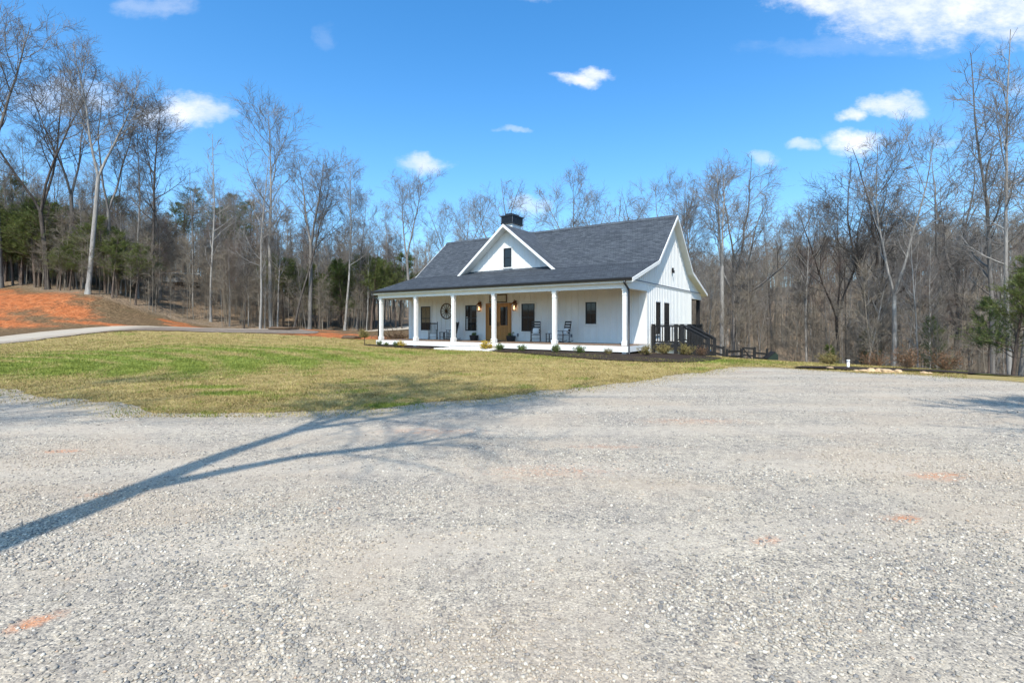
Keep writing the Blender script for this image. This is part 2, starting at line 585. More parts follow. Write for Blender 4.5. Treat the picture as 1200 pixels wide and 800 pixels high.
# gravel parking lot that fills the foreground
gravel_edge = [(-12.5, 12.05), (-8.7, 10.1), (-6.3, 9.2), (-4.6, 8.9), (-3.1, 9.0), (-1.7, 9.9), (0, 11.05), (2.2, 12.9), (4.9, 15.2), (7.6, 17.9), (9.4, 18.6), (10.4, 17.4), (11.6, 16.4), (13.2, 15.3), (14.2, 13.3), (15.5, 11), (17.5, 8)]
lot = [(-40, -14), (-40, 22.6), (-27, 17.6), (-18, 14.6)] + [(a + (.45 if a > 10 else 0), b + .55) for a, b in gravel_edge] + [(22, 2), (22, -14)]


def lot_clay(x, y):
    c = np.zeros(len(x))
    for a in ((-2.55, 2.65, .14, .07), (-2.3, 2.6, .06, .04), (-1.9, 2.55, .03, .03), (.40, 2.55, .07, .035), (.72, 2.83, .035, .03), (-3.9, 4.6, .34, .12, .2), (-1.55, 4.2, .2, .1), (-5.7, 6.3, .4, .16), (3.2, 4.05, .24, .09), (1.9, 3.7, .2, .1), (-2.1, 4.9, .06, .05), (-7.8, 5.9, .7, .18), (4.5, 5.2, .5, .2), (1.2, 6.5, 1.2, .3), (7.9, 16.6, 1.9, .5), (.4, 5.4, 1.4, .5), (-1.2, 7.4, 1.6, .5), (3.0, 8.2, 1.8, .5)):
        big_ = a[2] > .9
        c = np.maximum(c, blob(x, y, *a) * (.62 if big_ else 1.1))
    return c


lot_obj, lot_poly = sheet('gravel_lot', lot, 0.004, M_GRAVEL, 0.2, 0.12, {'clay': lot_clay}, 0.03)

# driveway climbing to the left and passing behind the house
drive_mid = [(-45, 14), (-38, 24), (-35.5, 32), (-36.2, 38), (-36.5, 43), (-33, 46.3), (-28, 46), (-22, 45.2), (-17.5, 44.6)]


def ribbon(mid, w):
    m = np.array(mid, float)
    t = np.gradient(m, axis=0)
    t /= np.linalg.norm(t, axis=1)[:, None]
    n = np.c_[-t[:, 1], t[:, 0]]
    w = np.broadcast_to(np.array(w, float), (len(m),))[:, None]
    return list(map(tuple, np.r_[m + n * w, (m - n * w)[::-1]]))


def weeds(x, y):
    return np.clip((x + 35.5) / 2, 0, 1) * np.clip((47.5 - y) / 1.2, 0, 1)


sheet('driveway', ribbon(drive_mid, [2, 2, 1.9, 1.9, 2.2, 2.6, 2.5, 2.2, 1.2]), 0.01, M_DRIVE, 0.4, 0.2, {'clay': lambda x, y: 0 * x, 'weeds': weeds}, sm=2)
sheet('back_lane', ribbon([(-34, 47.4), (-26, 50.5), (-20, 57), (-14, 68), (-6, 76), (6, 82)], [.5, .7, 1.0, 2.4, 2.8, 2.5]), 0.03, M_DRIVE, 0.5, 0.2, {'clay': lambda x, y: 0 * x, 'weeds': lambda x, y: 0 * x})


# lawn
def green(x, y):
    g = np.zeros(len(x))
    for (cx, cy, rx, ry, k) in ((-15, 19, 9, 5, .75), (-10.5, 22, 6, 5, .7), (-14, 28, 9, 4, .55), (-6.5, 26, 5, 2.5, .45), (-19, 23, 6, 7, .6), (-6.5, 11.4, .8, .4, .8), (-7.6, 12.6, .8, .35, .7), (-2.3, 9.7, .6, .35, .8), (1.5, 23, 5, 2, .3), (9, 21, 4, 2, .35), (15, 17.5, 4, 1, .45), (14, 30, 6, 5, .3)):
        g = np.maximum(g, k * np.clip(1.3 - np.hypot((x - cx) / rx, (y - cy) / ry), 0, 1))
    # mowing arcs
    r = np.hypot(x + 24, y - 12)
    st = 0.5 + 0.5 * np.sin(r * 3.3 + (vnoise(x, y, .25, 3) - .5) * 5)
    far = np.clip((y - 12) / 5, 0, 1) * np.clip((2 - x) / 6, 0, 1)
    g = g * 1.85 * (1 - .62 * far * (1 - st)) + (vnoise(x + 9, y, .6, 4) - .5) * 0.5
    tuft = np.clip((vnoise(x, y + 31, 1.1, 3) - .66) * 8, 0, 1) * .6
    olive = .16 * np.clip(vnoise(x - 40, y, .35, 4) * 2 - .7, 0, 1) + .04
    return np.clip(np.maximum(g, tuft * .9) + olive, 0, 1)


lawn = [(-40, 22.05), (-27, 17.05), (-18, 14.05)] + [(a, b + .02) for a, b in gravel_edge] + [(20, 6), (21.5, 12), (20.5, 17), (18.5, 20), (19, 26), (22, 36), (18, 41), (6, 42), (-6, 46), (-10, 40), (-13.5, 39.5), (-17.3, 41.8), (-23, 42.6), (-28, 43.3), (-33.2, 42.5), (-33.9, 38), (-33.3, 32), (-36, 24)]
lawn_obj, lawn_poly = sheet('lawn', lawn, 0.013, M_LAWN, 0.2, 0.26, {'green': green}, 0.03)

bed = [tuple(hl(*q)[:2]) for q in ((-18.2, -.1), (-18.2, -1.0), (-14, -1.45), (-11.3, -1.6), (-10.9, -.2), (-7.2, -.2), (-7.0, -1.7), (-4, -2.6), (-1, -3.5), (1.8, -3.8), (3.8, -2.3), (4.4, .8), (3.3, 3.2), (.3, 3.3), (.3, -.1), (-7, .6), (-11, .6))]
sheet('mulch_bed', bed, 0.045, M_MULCH, 0.2, 0.06, None, 0.05, sm=1)
sheet('mulch_ring', [(9.9, 17.6), (13.4, 16.6), (16.5, 15.6), (17.3, 16.8), (13.6, 18.3), (11, 19)], 0.06, M_MULCH, 0.2, 0.1, None, 0.08)


# ------------------------------------------------------------------ tube batches
class Geo:
    def __init__(s):
        s.V, s.F, s.n = [], [], 0
        s.A = []

    def add(s, V, F, a=0.0):
        s.V.append(V.astype(np.float32))
        s.F.append(F + s.n)
        s.n += len(V)
        s.A.append(np.broadcast_to(np.asarray(a, np.float32), (len(V),)))

    def tubes(s, Pn, Rd, sides=4):
        N, n, _ = Pn.shape
        T = np.gradient(Pn, axis=1)
        T /= np.linalg.norm(T, axis=2, keepdims=True) + 1e-9
        ref = np.where(np.abs(T[:, :1, 2:3]) > .9, np.array([[[1., 0, 0]]]), np.array([[[0, 0, 1.]]]))
        A = np.cross(T, np.broadcast_to(ref, T.shape))
        A /= np.linalg.norm(A, axis=2, keepdims=True) + 1e-9
        B = np.cross(T, A)
        an = np.arange(sides) * 2 * PI / sides
        V = Pn[:, :, None, :] + Rd[:, :, None, None] * (A[:, :, None, :] * np.cos(an)[None, None, :, None] + B[:, :, None, :] * np.sin(an)[None, None, :, None])
        idx = np.arange(N * n * sides).reshape(N, n, sides)
        a = idx[:, :-1, :]
        b = np.roll(a, -1, 2)
        d = idx[:, 1:, :]
        c = np.roll(d, -1, 2)
        s.add(V.reshape(-1, 3), np.stack([a, b, c, d], -1).reshape(-1, 4))

    def arr(s):
        return np.concatenate(s.V), np.concatenate(s.F)

    def mesh(s, name, mat, smooth=True, attr=False):
        V, F = s.arr()
        return mesh_np(name, V, F, mat, smooth, {'rnd': np.concatenate(s.A)} if attr else None)


def grow(rng, st, di, ln, r0, r1, nseg, wob, trop):
    N = len(st)
    P_ = np.empty((N, nseg + 1, 3))
    P_[:, 0] = st
    d = di.copy()
    for i in range(nseg):
        d = d + rng.randn(N, 3) * wob
        d[:, 2] += trop
        d /= np.linalg.norm(d, axis=1)[:, None] + 1e-9
        P_[:, i + 1] = P_[:, i] + d * (ln / nseg)[:, None]
    f = np.linspace(0, 1, nseg + 1)[None, :]
    return P_, r0[:, None] * (1 - f) + r1[:, None] * f


def kids(rng, Pn, Rd, k, f0, f1, ang0, ang1):
    N, n, _ = Pn.shape
    f = f0 + (f1 - f0) * (np.arange(k)[None, :] + rng.rand(N, k)) / k
    g = np.clip(f, 0, .999) * (n - 1)
    i = g.astype(int)
    w = (g - i)[..., None]
    ar = np.arange(N)[:, None]
    p = Pn[ar, i] * (1 - w) + Pn[ar, i + 1] * w
    T = Pn[ar, i + 1] - Pn[ar, i]
    T /= np.linalg.norm(T, axis=2, keepdims=True) + 1e-9
    r = Rd[ar, i] * (1 - w[..., 0]) + Rd[ar, i + 1] * w[..., 0]
    q = rng.randn(N, k, 3)
    q -= (q * T).sum(2, keepdims=True) * T
    q /= np.linalg.norm(q, axis=2, keepdims=True) + 1e-9
    a = (ang0 + (ang1 - ang0) * rng.rand(N, k))[..., None]
    d = T * np.cos(a) + q * np.sin(a)
    return p.reshape(-1, 3), d.reshape(-1, 3), r.reshape(-1), f.reshape(-1)


def bare_tree(seed, H=22.0, form='tall', rb=0.26, dense=1.0, twig=1.0, start=None):
    """trunk geometry and crown geometry of a leafless tree, base at the origin"""
    rng = np.random.RandomState(seed)
    tr, cr = Geo(), Geo()
    axes = []
    if form == 'fork':
        hf = H * (.28 + .2 * rng.rand())
        P0, R0 = grow(rng, np.zeros((1, 3)), np.array([[rng.randn() * .03, rng.randn() * .03, 1.]]), np.array([hf]), np.array([rb]), np.array([rb * .78]), 6, .018, .02)
        tr.tubes(P0, R0, 9)
        k = 2 + (rng.rand() < .45)
        for j in range(k):
            a = 2 * PI * (j / k + rng.rand() * .12)
            sp = .2 + .16 * rng.rand()
            P1, R1 = grow(rng, P0[:, -1], np.array([[math.cos(a) * sp, math.sin(a) * sp, 1.]]), np.array([(H - hf) * (.86 + .16 * rng.rand())]), np.array([rb * .58]), np.array([.02]), 11, .05, .035)
            tr.tubes(P1, R1, 7)
            axes.append((P1, R1, .22, 1.0))
    elif form == 'oak':
        hf = H * (.34 + .06 * rng.rand())
        P0, R0 = grow(rng, np.zeros((1, 3)), np.array([[0, 0, 1.]]), np.array([hf]), np.array([rb * 1.15]), np.array([rb * .85]), 6, .02, .02)
        tr.tubes(P0, R0, 9)
        for j in range(6):
            a = 2 * PI * (j / 6 + rng.rand() * .1)
            sp = .35 + .75 * rng.rand() if j else .05
            L = (H - hf) * (.80 + .2 * rng.rand()) if j else (H - hf)
            st = P0[:, -1] if j < 3 else P0[:, -2]
            P1, R1 = grow(rng, st, np.array([[math.cos(a) * sp, math.sin(a) * sp, 1.]]), np.array([L]), np.array([rb * (.5 if j else .6)]), np.array([.018]), 10, .1, .03)
            tr.tubes(P1, R1, 6)
            axes.append((P1, R1, .2, .8))
    else:
        P0, R0 = grow(rng, np.zeros((1, 3)), np.array([[rng.randn() * .04, rng.randn() * .04, 1.]]), np.array([H]), np.array([rb]), np.array([.02]), 16, .022, .012)
        tr.tubes(P0, R0, 9)
        axes.append((P0, R0, start or (.38 if form == 'tall' else .25), 1.15))
    # flare at the foot
    a = np.array([[[0, 0, -.6], [0, 0, 0.0], [0, 0, .35], [0, 0, .9]]])
    tr.tubes(a, np.array([[rb * 1.5, rb * 1.35, rb * 1.12, rb * .97]]), 9)
    for (P1, R1, c0, ls) in axes:
        k = int((17 if form in ('tall', 'slim') else 11) * (1 if form != 'oak' else .8))
        p, d, r, f = kids(rng, P1, R1, k, c0, .98, .55, 1.05)
        env = np.sin(np.clip((f - c0) / (1 - c0), 0, 1) ** .8 * PI * .86 + .36)
        L = H * (.22 if form != 'slim' else .13) * ls * np.clip(env, .25, 1) * (.7 + .6 * rng.rand(len(f)))
        rr = np.minimum(r * .55, .03 + L * .013)
        P2, R2 = grow(rng, p, d, L, rr, np.full(len(L), .012), 7, .09, .085)
        tr.tubes(P2, R2, 5)
        p3, d3, r3, f3 = kids(rng, P2, R2, 7, .2, 1.0, .5, 1.05)
        Lp = np.repeat(L, 7)
        L3 = Lp * (.58 - .3 * f3) * (.6 + .7 * rng.rand(len(f3)))
        kp = rng.rand(len(f3)) < np.clip(Lp / 2.6, .15, 1)
        p3, d3, r3, f3, L3 = p3[kp], d3[kp], r3[kp], f3[kp], L3[kp]
        P3, R3 = grow(rng, p3, d3, L3, np.minimum(r3 * .7, .035), np.full(len(L3), .009), 4, .1, .07)
        cr.tubes(P3, R3, 4)
        k4 = max(2, int(6 * dense))
        p4, d4, r4, f4 = kids(rng, P3, R3, k4, .15, 1.0, .45, 1.0)
        L4 = np.repeat(L3, k4) * (.6 - .25 * f4) * (.6 + .8 * rng.rand(len(f4))) + .22
        kp = rng.rand(len(f4)) < np.clip(np.repeat(L3, k4) / 1.3, .15, 1)
        p4, d4, r4, f4, L4 = p4[kp], d4[kp], r4[kp], f4[kp], L4[kp]
        P4, R4 = grow(rng, p4, d4, L4, np.full(len(L4), .0115 * twig), np.full(len(L4), .006 * twig), 3, .12, .05)
        cr.tubes(P4, R4, 3)
        k5 = max(1, int(4 * dense))
        p5, d5, r5, f5 = kids(rng, P4, R4, k5, .1, 1.0, .4, .95)
        L5 = .25 + .5 * rng.rand(len(f5))
        kp = rng.rand(len(f5)) < np.clip(np.repeat(L4, k5) / .6, .1, 1)
        p5, d5, L5 = p5[kp], d5[kp], L5[kp]
        P5, R5 = grow(rng, p5, d5, L5, np.full(len(L5), .0075 * twig), np.full(len(L5), .0045 * twig), 2, .12, .04)
        cr.tubes(P5, R5, 3)
    return tr, cr


def tri_quads(C, dirs, side, ln, wd):
    """thin leaf quads"""
    a = C - side * wd[:, None] * .5
    b = C + side * wd[:, None] * .5
    c = C + dirs * ln[:, None] + side * wd[:, None] * .25
    d = C + dirs * ln[:, None] - side * wd[:, None] * .25
    V = np.stack([a, b, c, d], 1).reshape(-1, 3)
    F = np.arange(len(V)).reshape(-1, 4)
    return V, F


def rand_dirs(rng, n):
    d = rng.randn(n, 3)
    return d / (np.linalg.norm(d, axis=1)[:, None] + 1e-9)


def pine_tree(seed, H=9.0, c0=.25, spread=.24, nb=34, tufts=14, needles=16, nl=.2, nw=.02):
    rng = np.random.RandomState(seed)
    tr, cr = Geo(), Geo()
    rb = .013 * H
    P0, R0 = grow(rng, np.zeros((1, 3)), np.array([[rng.randn() * .03, rng.randn() * .03, 1.]]), np.array([H]), np.array([rb]), np.array([.015]), 10, .02, .02)
    P0[:, 0, 2] = -.4
    tr.tubes(P0, R0, 8)
    p, d, r, f = kids(rng, P0, R0, nb, c0, .97, .95, 1.4)
    t = np.clip((f - c0) / (1 - c0), 0, 1)
    L = H * spread * (1 - t) ** .75 * (.65 + .6 * rng.rand(len(f))) + .25
    P1, R1 = grow(rng, p, d, L, np.minimum(r * .4, .05), np.full(len(L), .006), 6, .09, .07)
    tr.tubes(P1, R1, 4)
    p2, d2, r2, f2 = kids(rng, P1, R1, tufts, .2, 1.0, .35, 1.0)
    L2 = np.repeat(L, tufts) * .28 * (.5 + rng.rand(len(f2))) + .12
    P2, R2 = grow(rng, p2, d2, L2, np.full(len(L2), .008), np.full(len(L2), .004), 3, .12, .05)
    tr.tubes(P2, R2, 3)
    C, D, _, _ = kids(rng, P2, R2, needles, .15, 1.0, .35, 1.1)
    n = len(C)
    D = D + rand_dirs(rng, n) * .25
    D[:, 2] += .15
    D /= np.linalg.norm(D, axis=1)[:, None]
    sd_ = np.cross(D, rand_dirs(rng, n))
    sd_ /= np.linalg.norm(sd_, axis=1)[:, None] + 1e-9
    V, F = tri_quads(C, D, sd_, nl * (.6 + .7 * rng.rand(n)), np.full(n, nw))
    cr.add(V, F, np.repeat(rng.rand(n), 4))
    return tr, cr


def shrub_geo(seed, rx, rz, leaves=1500, ll=.05, lw=.02, stems=14, top=1.0, cz=None):
    rng = np.random.RandomState(seed)
    st, lf = Geo(), Geo()
    d = rng.randn(stems, 3) * .45
    d[:, 2] = 1
    d /= np.linalg.norm(d, axis=1)[:, None]
    P1, R1 = grow(rng, np.c_[rng.randn(stems) * .04, rng.randn(stems) * .04, np.full(stems, -.05)], d, np.full(stems, rz * 1.7) * (.6 + .5 * rng.rand(stems)), np.full(stems, .009), np.full(stems, .004), 5, .12, .02)
    st.tubes(P1, R1, 4)
    p2, d2, r2, f2 = kids(rng, P1, R1, 6, .25, 1, .5, 1.1)
    P2, R2 = grow(rng, p2, d2, np.full(len(p2), rx * .55) * (.5 + .8 * rng.rand(len(p2))), np.full(len(p2), .005), np.full(len(p2), .0025), 3, .15, .05)
    st.tubes(P2, R2, 3)
    k = max(1, leaves // len(p2))
    C, D, _, _ = kids(rng, P2, R2, k, .1, 1, .5, 1.4)
    n = len(C)
    C = C + rng.randn(n, 3) * .012
    D = D + rand_dirs(rng, n) * .5
    D /= np.linalg.norm(D, axis=1)[:, None]
    s_ = np.cross(D, rand_dirs(rng, n))
    s_ /= np.linalg.norm(s_, axis=1)[:, None] + 1e-9
    V, F = tri_quads(C, D, s_, ll * (.6 + .8 * rng.rand(n)), np.full(n, lw))
    lf.add(V, F, np.repeat(rng.rand(n), 4))
    return st, lf


# ------------------------------------------------------------------ plant materials
def mat_bark(name, lo, hi, patch):
    m, t, b = material(name, 0.92, 0.1)
    p = t.obj()
    rnd = t.new('ShaderNodeObjectInfo').outputs['Random']
    st = t.noise(3.0, 6, 0.65, t.scaled(p, (3.5, 3.5, .5)))
    c = t.ramp(st, [(0.3, lo), (0.65, hi)])
    pt = t.step(t.noise(1.1, 5, 0.6, t.scaled(p, (1.6, 1.6, .7))), .52, .66)
    c = t.mix(t.math('MULTIPLY', pt, .6), c, patch)
    c = t.mix(t.math('MULTIPLY', rnd, .45), c, lo)
    t.set(b, 'Base Color', c)
    bump(t, b, t.noise(5, 6, 0.7, t.scaled(p, (5, 5, 1))), .7, .03)
    return m


M_BARK_P = mat_bark('bark_pale', (0.17, 0.155, 0.14), (0.38, 0.355, 0.32), (0.50, 0.48, 0.44))
M_BARK_G = mat_bark('bark_grey', (0.10, 0.09, 0.08), (0.24, 0.22, 0.20), (0.34, 0.32, 0.29))
M_BARK_D = mat_bark('bark_dark', (0.04, 0.034, 0.03), (0.12, 0.10, 0.085), (0.17, 0.16, 0.14))
M_TWIG_G = mat_bark('twig_grey', (0.14, 0.125, 0.11), (0.28, 0.255, 0.23), (0.23, 0.19, 0.16))
M_BRUSH = mat_bark('brush_brown', (0.13, 0.11, 0.085), (0.33, 0.285, 0.225), (0.27, 0.195, 0.135))
M_TWIG_D = mat_bark('twig_dark', (0.06, 0.054, 0.05), (0.13, 0.12, 0.11), (0.10, 0.085, 0.075))
M_TWIG_R = mat_bark('twig_red', (0.13, 0.09, 0.075), (0.24, 0.185, 0.155), (0.20, 0.13, 0.10))
M_BARK_PINE = mat_bark('bark_pine', (0.07, 0.05, 0.038), (0.19, 0.145, 0.115), (0.13, 0.12, 0.10))


def mat_leaf(name, a, b_, c, trans=.25):
    m, t, b = material(name, 0.6, 0.25)
    rnd = t.attr('rnd').outputs['Fac']
    orn = t.new('ShaderNodeObjectInfo').outputs['Random']
    cl = t.ramp(rnd, [(0.0, a), (0.5, b_), (1.0, c)])
    cl = t.mix(t.math('MULTIPLY', t.step(t.noise(1.3, 3, .6, t.obj()), .4, .65), .5), cl, a)
    cl = t.mix(t.math('MULTIPLY', orn, .35), cl, b_)
    t.set(b, 'Base Color', cl)
    tr = t.new('ShaderNodeBsdfTranslucent', {'Color': cl})
    mx = t.new('ShaderNodeMixShader', {0: trans})
    t.l.new(b.outputs[0], mx.inputs[1])
    t.l.new(tr.outputs[0], mx.inputs[2])
    out = m.node_tree.nodes['Material Output']
    t.l.new(mx.outputs[0], out.inputs[0])
    return m


M_PINE = mat_leaf('pine_needles', (0.045, 0.075, 0.022), (0.085, 0.125, 0.03), (0.15, 0.18, 0.05))
M_PINE_Y = mat_leaf('young_pine_needles', (0.07, 0.10, 0.026), (0.13, 0.16, 0.04), (0.21, 0.225, 0.07))
M_LEAF_Y = mat_leaf('golden_leaves', (0.42, 0.30, 0.04), (0.62, 0.44, 0.05), (0.72, 0.55, 0.10))
M_LEAF_G = mat_leaf('green_leaves', (0.06, 0.10, 0.025), (0.12, 0.17, 0.04), (0.20, 0.25, 0.08))
M_LEAF_O = mat_leaf('olive_leaves', (0.16, 0.13, 0.04), (0.26, 0.21, 0.07), (0.34, 0.27, 0.12))
M_LEAF_R = mat_leaf('rust_leaves', (0.15, 0.075, 0.04), (0.24, 0.125, 0.065), (0.31, 0.18, 0.10))
M_STEM = simple('stem', (0.13, 0.09, 0.06), 0.9, 0.1)

# ------------------------------------------------------------------ tree prototypes
FORMS = []   # (trunk geo, crown geo, height)


def make_form(key, seed, H, form, rb, dense=1.0, twig=1.0):
    tr, cr = bare_tree(seed, H, form, rb, dense, twig)
    FORMS.append((key, tr, cr, H))


for args in (('tall', 1, 22, 'tall', .19), ('tall', 2, 22, 'tall', .16), ('tall', 3, 22, 'tall', .17), ('tall', 17, 22, 'tall', .15),
             ('fork', 4, 22, 'fork', .25), ('fork', 5, 22, 'fork', .20), ('fork', 6, 22, 'fork', .22), ('fork', 23, 22, 'fork', .18),
             ('oak', 7, 20, 'oak', .23), ('oak', 8, 20, 'oak', .20),
             ('slim', 9, 18, 'slim', .11, .8), ('slim', 10, 18, 'slim', .09, .8), ('slim', 12, 18, 'slim', .12, .8),
             ('slim', 61, 24, 'slim', .17, 1.0), ('slim', 62, 24, 'slim', .15, 1.0)):
    make_form(*args)
BARK = {'p': (M_BARK_P, M_TWIG_G), 'g': (M_BARK_G, M_TWIG_G), 'd': (M_BARK_D, M_TWIG_D), 'r': (M_BARK_G, M_TWIG_R)}
_cache = {}


def form_meshes(i, bark):
    k = (i, bark)
    if k not in _cache:
        key, tr, cr, H = FORMS[i]
        _cache[k] = (tr.mesh('trunk', BARK[bark][0]), cr.mesh('crown', BARK[bark][1]))
    return _cache[k]


def put_tree(name, x, y, H, i, bark, rot, label, cat, group, lean=(0, 0), wid=1.0, z=None):
    tm, cm = form_meshes(i, bark)
    r = bpy.data.objects.new(name, None)
    r.empty_display_size = .5
    col.objects.link(r)
    s = H / FORMS[i][3]
    r.location = (x, y, (hz(x, y) if z is None else z) - .05)
    r.rotation_euler = (lean[0], lean[1], rot)
    r.scale = (s * wid, s * wid, s)
    tag(r, label, cat, group)
    link('trunk', tm, r)
    link('crown', cm, r)
    return r


placed = []


def hero(px, D, top, i, bark, rot, label, name='bare_tree', lean=0.0, wid=1.0):
    x = (px - 600) / 580 * D
    z = hz(x, D)
    H = EYE + (380 - top) / 580 * D - z
    placed.append((x, D, 2.2))
    wid = .78 if px == 103 else wid
    return put_tree(name, x, D, H, i, bark, rot, label, 'tree', 'tall bare trees in front of the woods', (0, lean), wid, z)


heroes = [
    (103, 54, 50, 4, 'p', .3, 'thick pale bare tree rising from the red clay bank, its trunk leaning slightly right', .05),
    (56, 57, 62, 5, 'd', 1.4, 'dark forked bare tree behind the young pines above the red clay bank', -.05),
    (0, 57, 10, 6, 'g', 2.4, 'bare tree cut by the left edge of the photo, its crown reaching the top corner', 0),
    (128, 57, 92, 7, 'g', .8, 'grey bare tree just right of the thick pale one on the bank', .06),
    (84, 60, 105, 6, 'g', 3.9, 'grey forked bare tree between the dark forked tree and the thick pale one', -.04),
    (162, 58, 150, 10, 'g', .8, 'slim bare tree left of the tall pair beside the white trailer', 0),
    (177, 57, 118, 0, 'd', 2.1, 'tall dark bare tree with a high crown below the left cloud', 0),
    (188, 62, 150, 1, 'g', .2, 'grey bare tree standing just behind the tall dark one by the trailer', 0),
    (247, 58, 158, 10, 'p', 1.2, 'slender pale bare tree rising beside the small orange clay heap', 0),
    (226, 62, 200, 11, 'p', 4.2, 'short pale slim tree right behind the roof of the white trailer', 0),
    (305, 57, 178, 12, 'p', 3.0, 'thin white trunk at the lawn edge left of the tallest middle tree', 0),
    (318, 60, 122, 0, 'p', 4.4, 'tallest bare tree in the middle left woods with a long straight trunk', 0),
    (344, 58, 190, 3, 'd', 1.0, 'dark bare tree leaning right beside the tallest middle left tree', .14),
    (363, 60, 176, 4, 'g', 5.0, 'broad topped bare tree two places right of the tallest middle left tree', .05),
    (404, 62, 196, 2, 'p', .5, 'pale straight bare tree nearest to the left end of the porch roof', 0),
    (418, 66, 225, 1, 'g', 3.3, 'lower grey bare tree close behind the pale straight one left of the porch', 0),
    (481, 54, 204, 6, 'g', 1.9, 'spreading bare tree behind the left slope of the porch roof', 0),
    (540, 60, 226, 5, 'g', .9, 'rounded bare tree behind the left end of the roof ridge', 0),
    (590, 52, 206, 8, 'g', 2.7, 'bare tree directly behind the black chimney cap', 0),
    (676, 56, 205, 5, 'g', 4.1, 'fan shaped bare tree alone above the middle of the main roof', 0),
    (735, 66, 224, 8, 'g', .4, 'low rounded bare tree above the right part of the main roof', 0),
    (778, 58, 200, 7, 'g', 2.2, 'bare tree rising just left of the roof peak', 0),
    (846, 48, 188, 4, 'p', 3.6, 'pale trunked bare tree just right of the gable end behind the black fence', 0),
    (862, 52, 184, 8, 'g', 1.1, 'wide bare tree behind the pale trunk right of the house', 0),
    (815, 56, 232, 1, 'g', .1, 'grey bare tree partly hidden by the gable peak', 0),
    (945, 50, 228, 3, 'p', 2.0, 'pale crooked bare tree standing alone right of the fence gate', 0),
    (905, 60, 240, 11, 'g', 2.0, 'slim bare tree between the fence gate and the pale crooked tree', 0),
    (1012, 44, 172, 8, 'd', .0, 'dark wide crowned oak below the small round cloud', 0),
    (983, 52, 215, 5, 'd', .7, 'dark forked tree touching the left side of the wide oak', 0),
    (1046, 36, 152, 7, 'p', 4.9, 'tall pale bare tree leaning right behind the rock edged bed', .1),
    (1085, 47, 235, 3, 'g', 2.9, 'short bare tree between the pale leaning tree and the big right hand one', 0),
    (1120, 44, 166, 8, 'g', 4.0, 'big open crowned bare tree left of the double trunk at the right edge', 0),
    (1077, 33, 262, 11, 'p', 1.0, 'thin white stem in front of the woods right of the rusty shrub', 0),
    (1165, 27, 58, 13, 'g', .6, 'very tall bare tree with a narrow crown near the right edge of the photo', 0),
    (1184, 25, 30, 14, 'p', 2.3, 'very tall pale trunk standing over the pine at the right edge', .02),
    (1194, 22, 90, 13, 'g', 5.2, 'bare tree leaning out of the right edge of the photo', .09),
]
for h_ in heroes:
    hero(h_[0], h_[1], h_[2], h_[3], h_[4], h_[5], h_[6], 'oak_tree' if 'oak' in h_[6].split(' below')[0] and 'crowned oak' in h_[6] else 'bare_tree', h_[7])

# the two trees off to the left whose shadows fall on the gravel
def shadow_tree():
    rng = np.random.RandomState(90)
    tr, cr = bare_tree(91, 18.6, 'tall', .285, 1.3, 1.3, .60)
    pts = [[(0, 0, 8.5), (.5, .2, 9.1), (1.0, .4, 9.6), (1.5, .45, 9.85), (1.95, .5, 10.1), (2.4, .57, 10.4), (2.9, .6, 10.9)]]
    ring = tr.V[0].reshape(17, 9, 3).mean(1)
    Pn = np.array(pts, float)
    for q_ in Pn:
        q_[:, 0] += np.interp(q_[0, 2], ring[:, 2], ring[:, 0])
        q_[:, 1] += np.interp(q_[0, 2], ring[:, 2], ring[:, 1])
    Rd = np.array([.12])[:, None] * np.linspace(1, .2, 7)[None]
    tr.tubes(Pn, Rd, 7)
    p, d, r_, f = kids(rng, Pn, Rd, 9, .35, 1, .5, 1.0)
    L = 2.2 * (1.2 - f)
    P2, R2 = grow(rng, p, d, L, np.minimum(r_ * .6, .03), np.full(len(L), .01), 5, .1, .06)
    tr.tubes(P2, R2, 5)
    p, d, r_, f = kids(rng, P2, R2, 6, .2, 1, .5, 1.0)
    P3, R3 = grow(rng, p, d, .3 + .6 * rng.rand(len(p)), np.full(len(p), .011), np.full(len(p), .006), 3, .1, .05)
    cr.tubes(P3, R3, 3)
    r0 = empty0('bare_tree', (-4.24, -1.55, hz(-4.24, -1.55) - .05), 'bare tree beside the viewer whose long straight shadow crosses the gravel', 'tree', 'trees beside the gravel lot')
    link('trunk', tr.mesh('trunk', M_BARK_G), r0)
    link('crown', cr.mesh('crown', M_TWIG_G), r0)


def empty0(name, loc, label, cat, group):
    o = bpy.data.objects.new(name, None)
    col.objects.link(o)
    o.location = loc
    return tag(o, label, cat, group)


shadow_tree()
put_tree('bare_tree', -13.5, -1.0, 17, 5, 'g', .9, 'bare tree left of the gravel lot casting faint shadow bands on the lawn edge', 'tree', 'trees beside the gravel lot', (0, 0.05))

# woods: individual trees
rng = np.random.RandomState(77)


def skyline(px):
    return float(np.interp(px, [-200, 0, 100, 200, 300, 400, 500, 560, 650, 760, 830, 900, 960, 1050, 1150, 1400], [190, 215, 228, 245, 262, 272, 272, 280, 285, 285, 290, 312, 305, 290, 270, 250]))


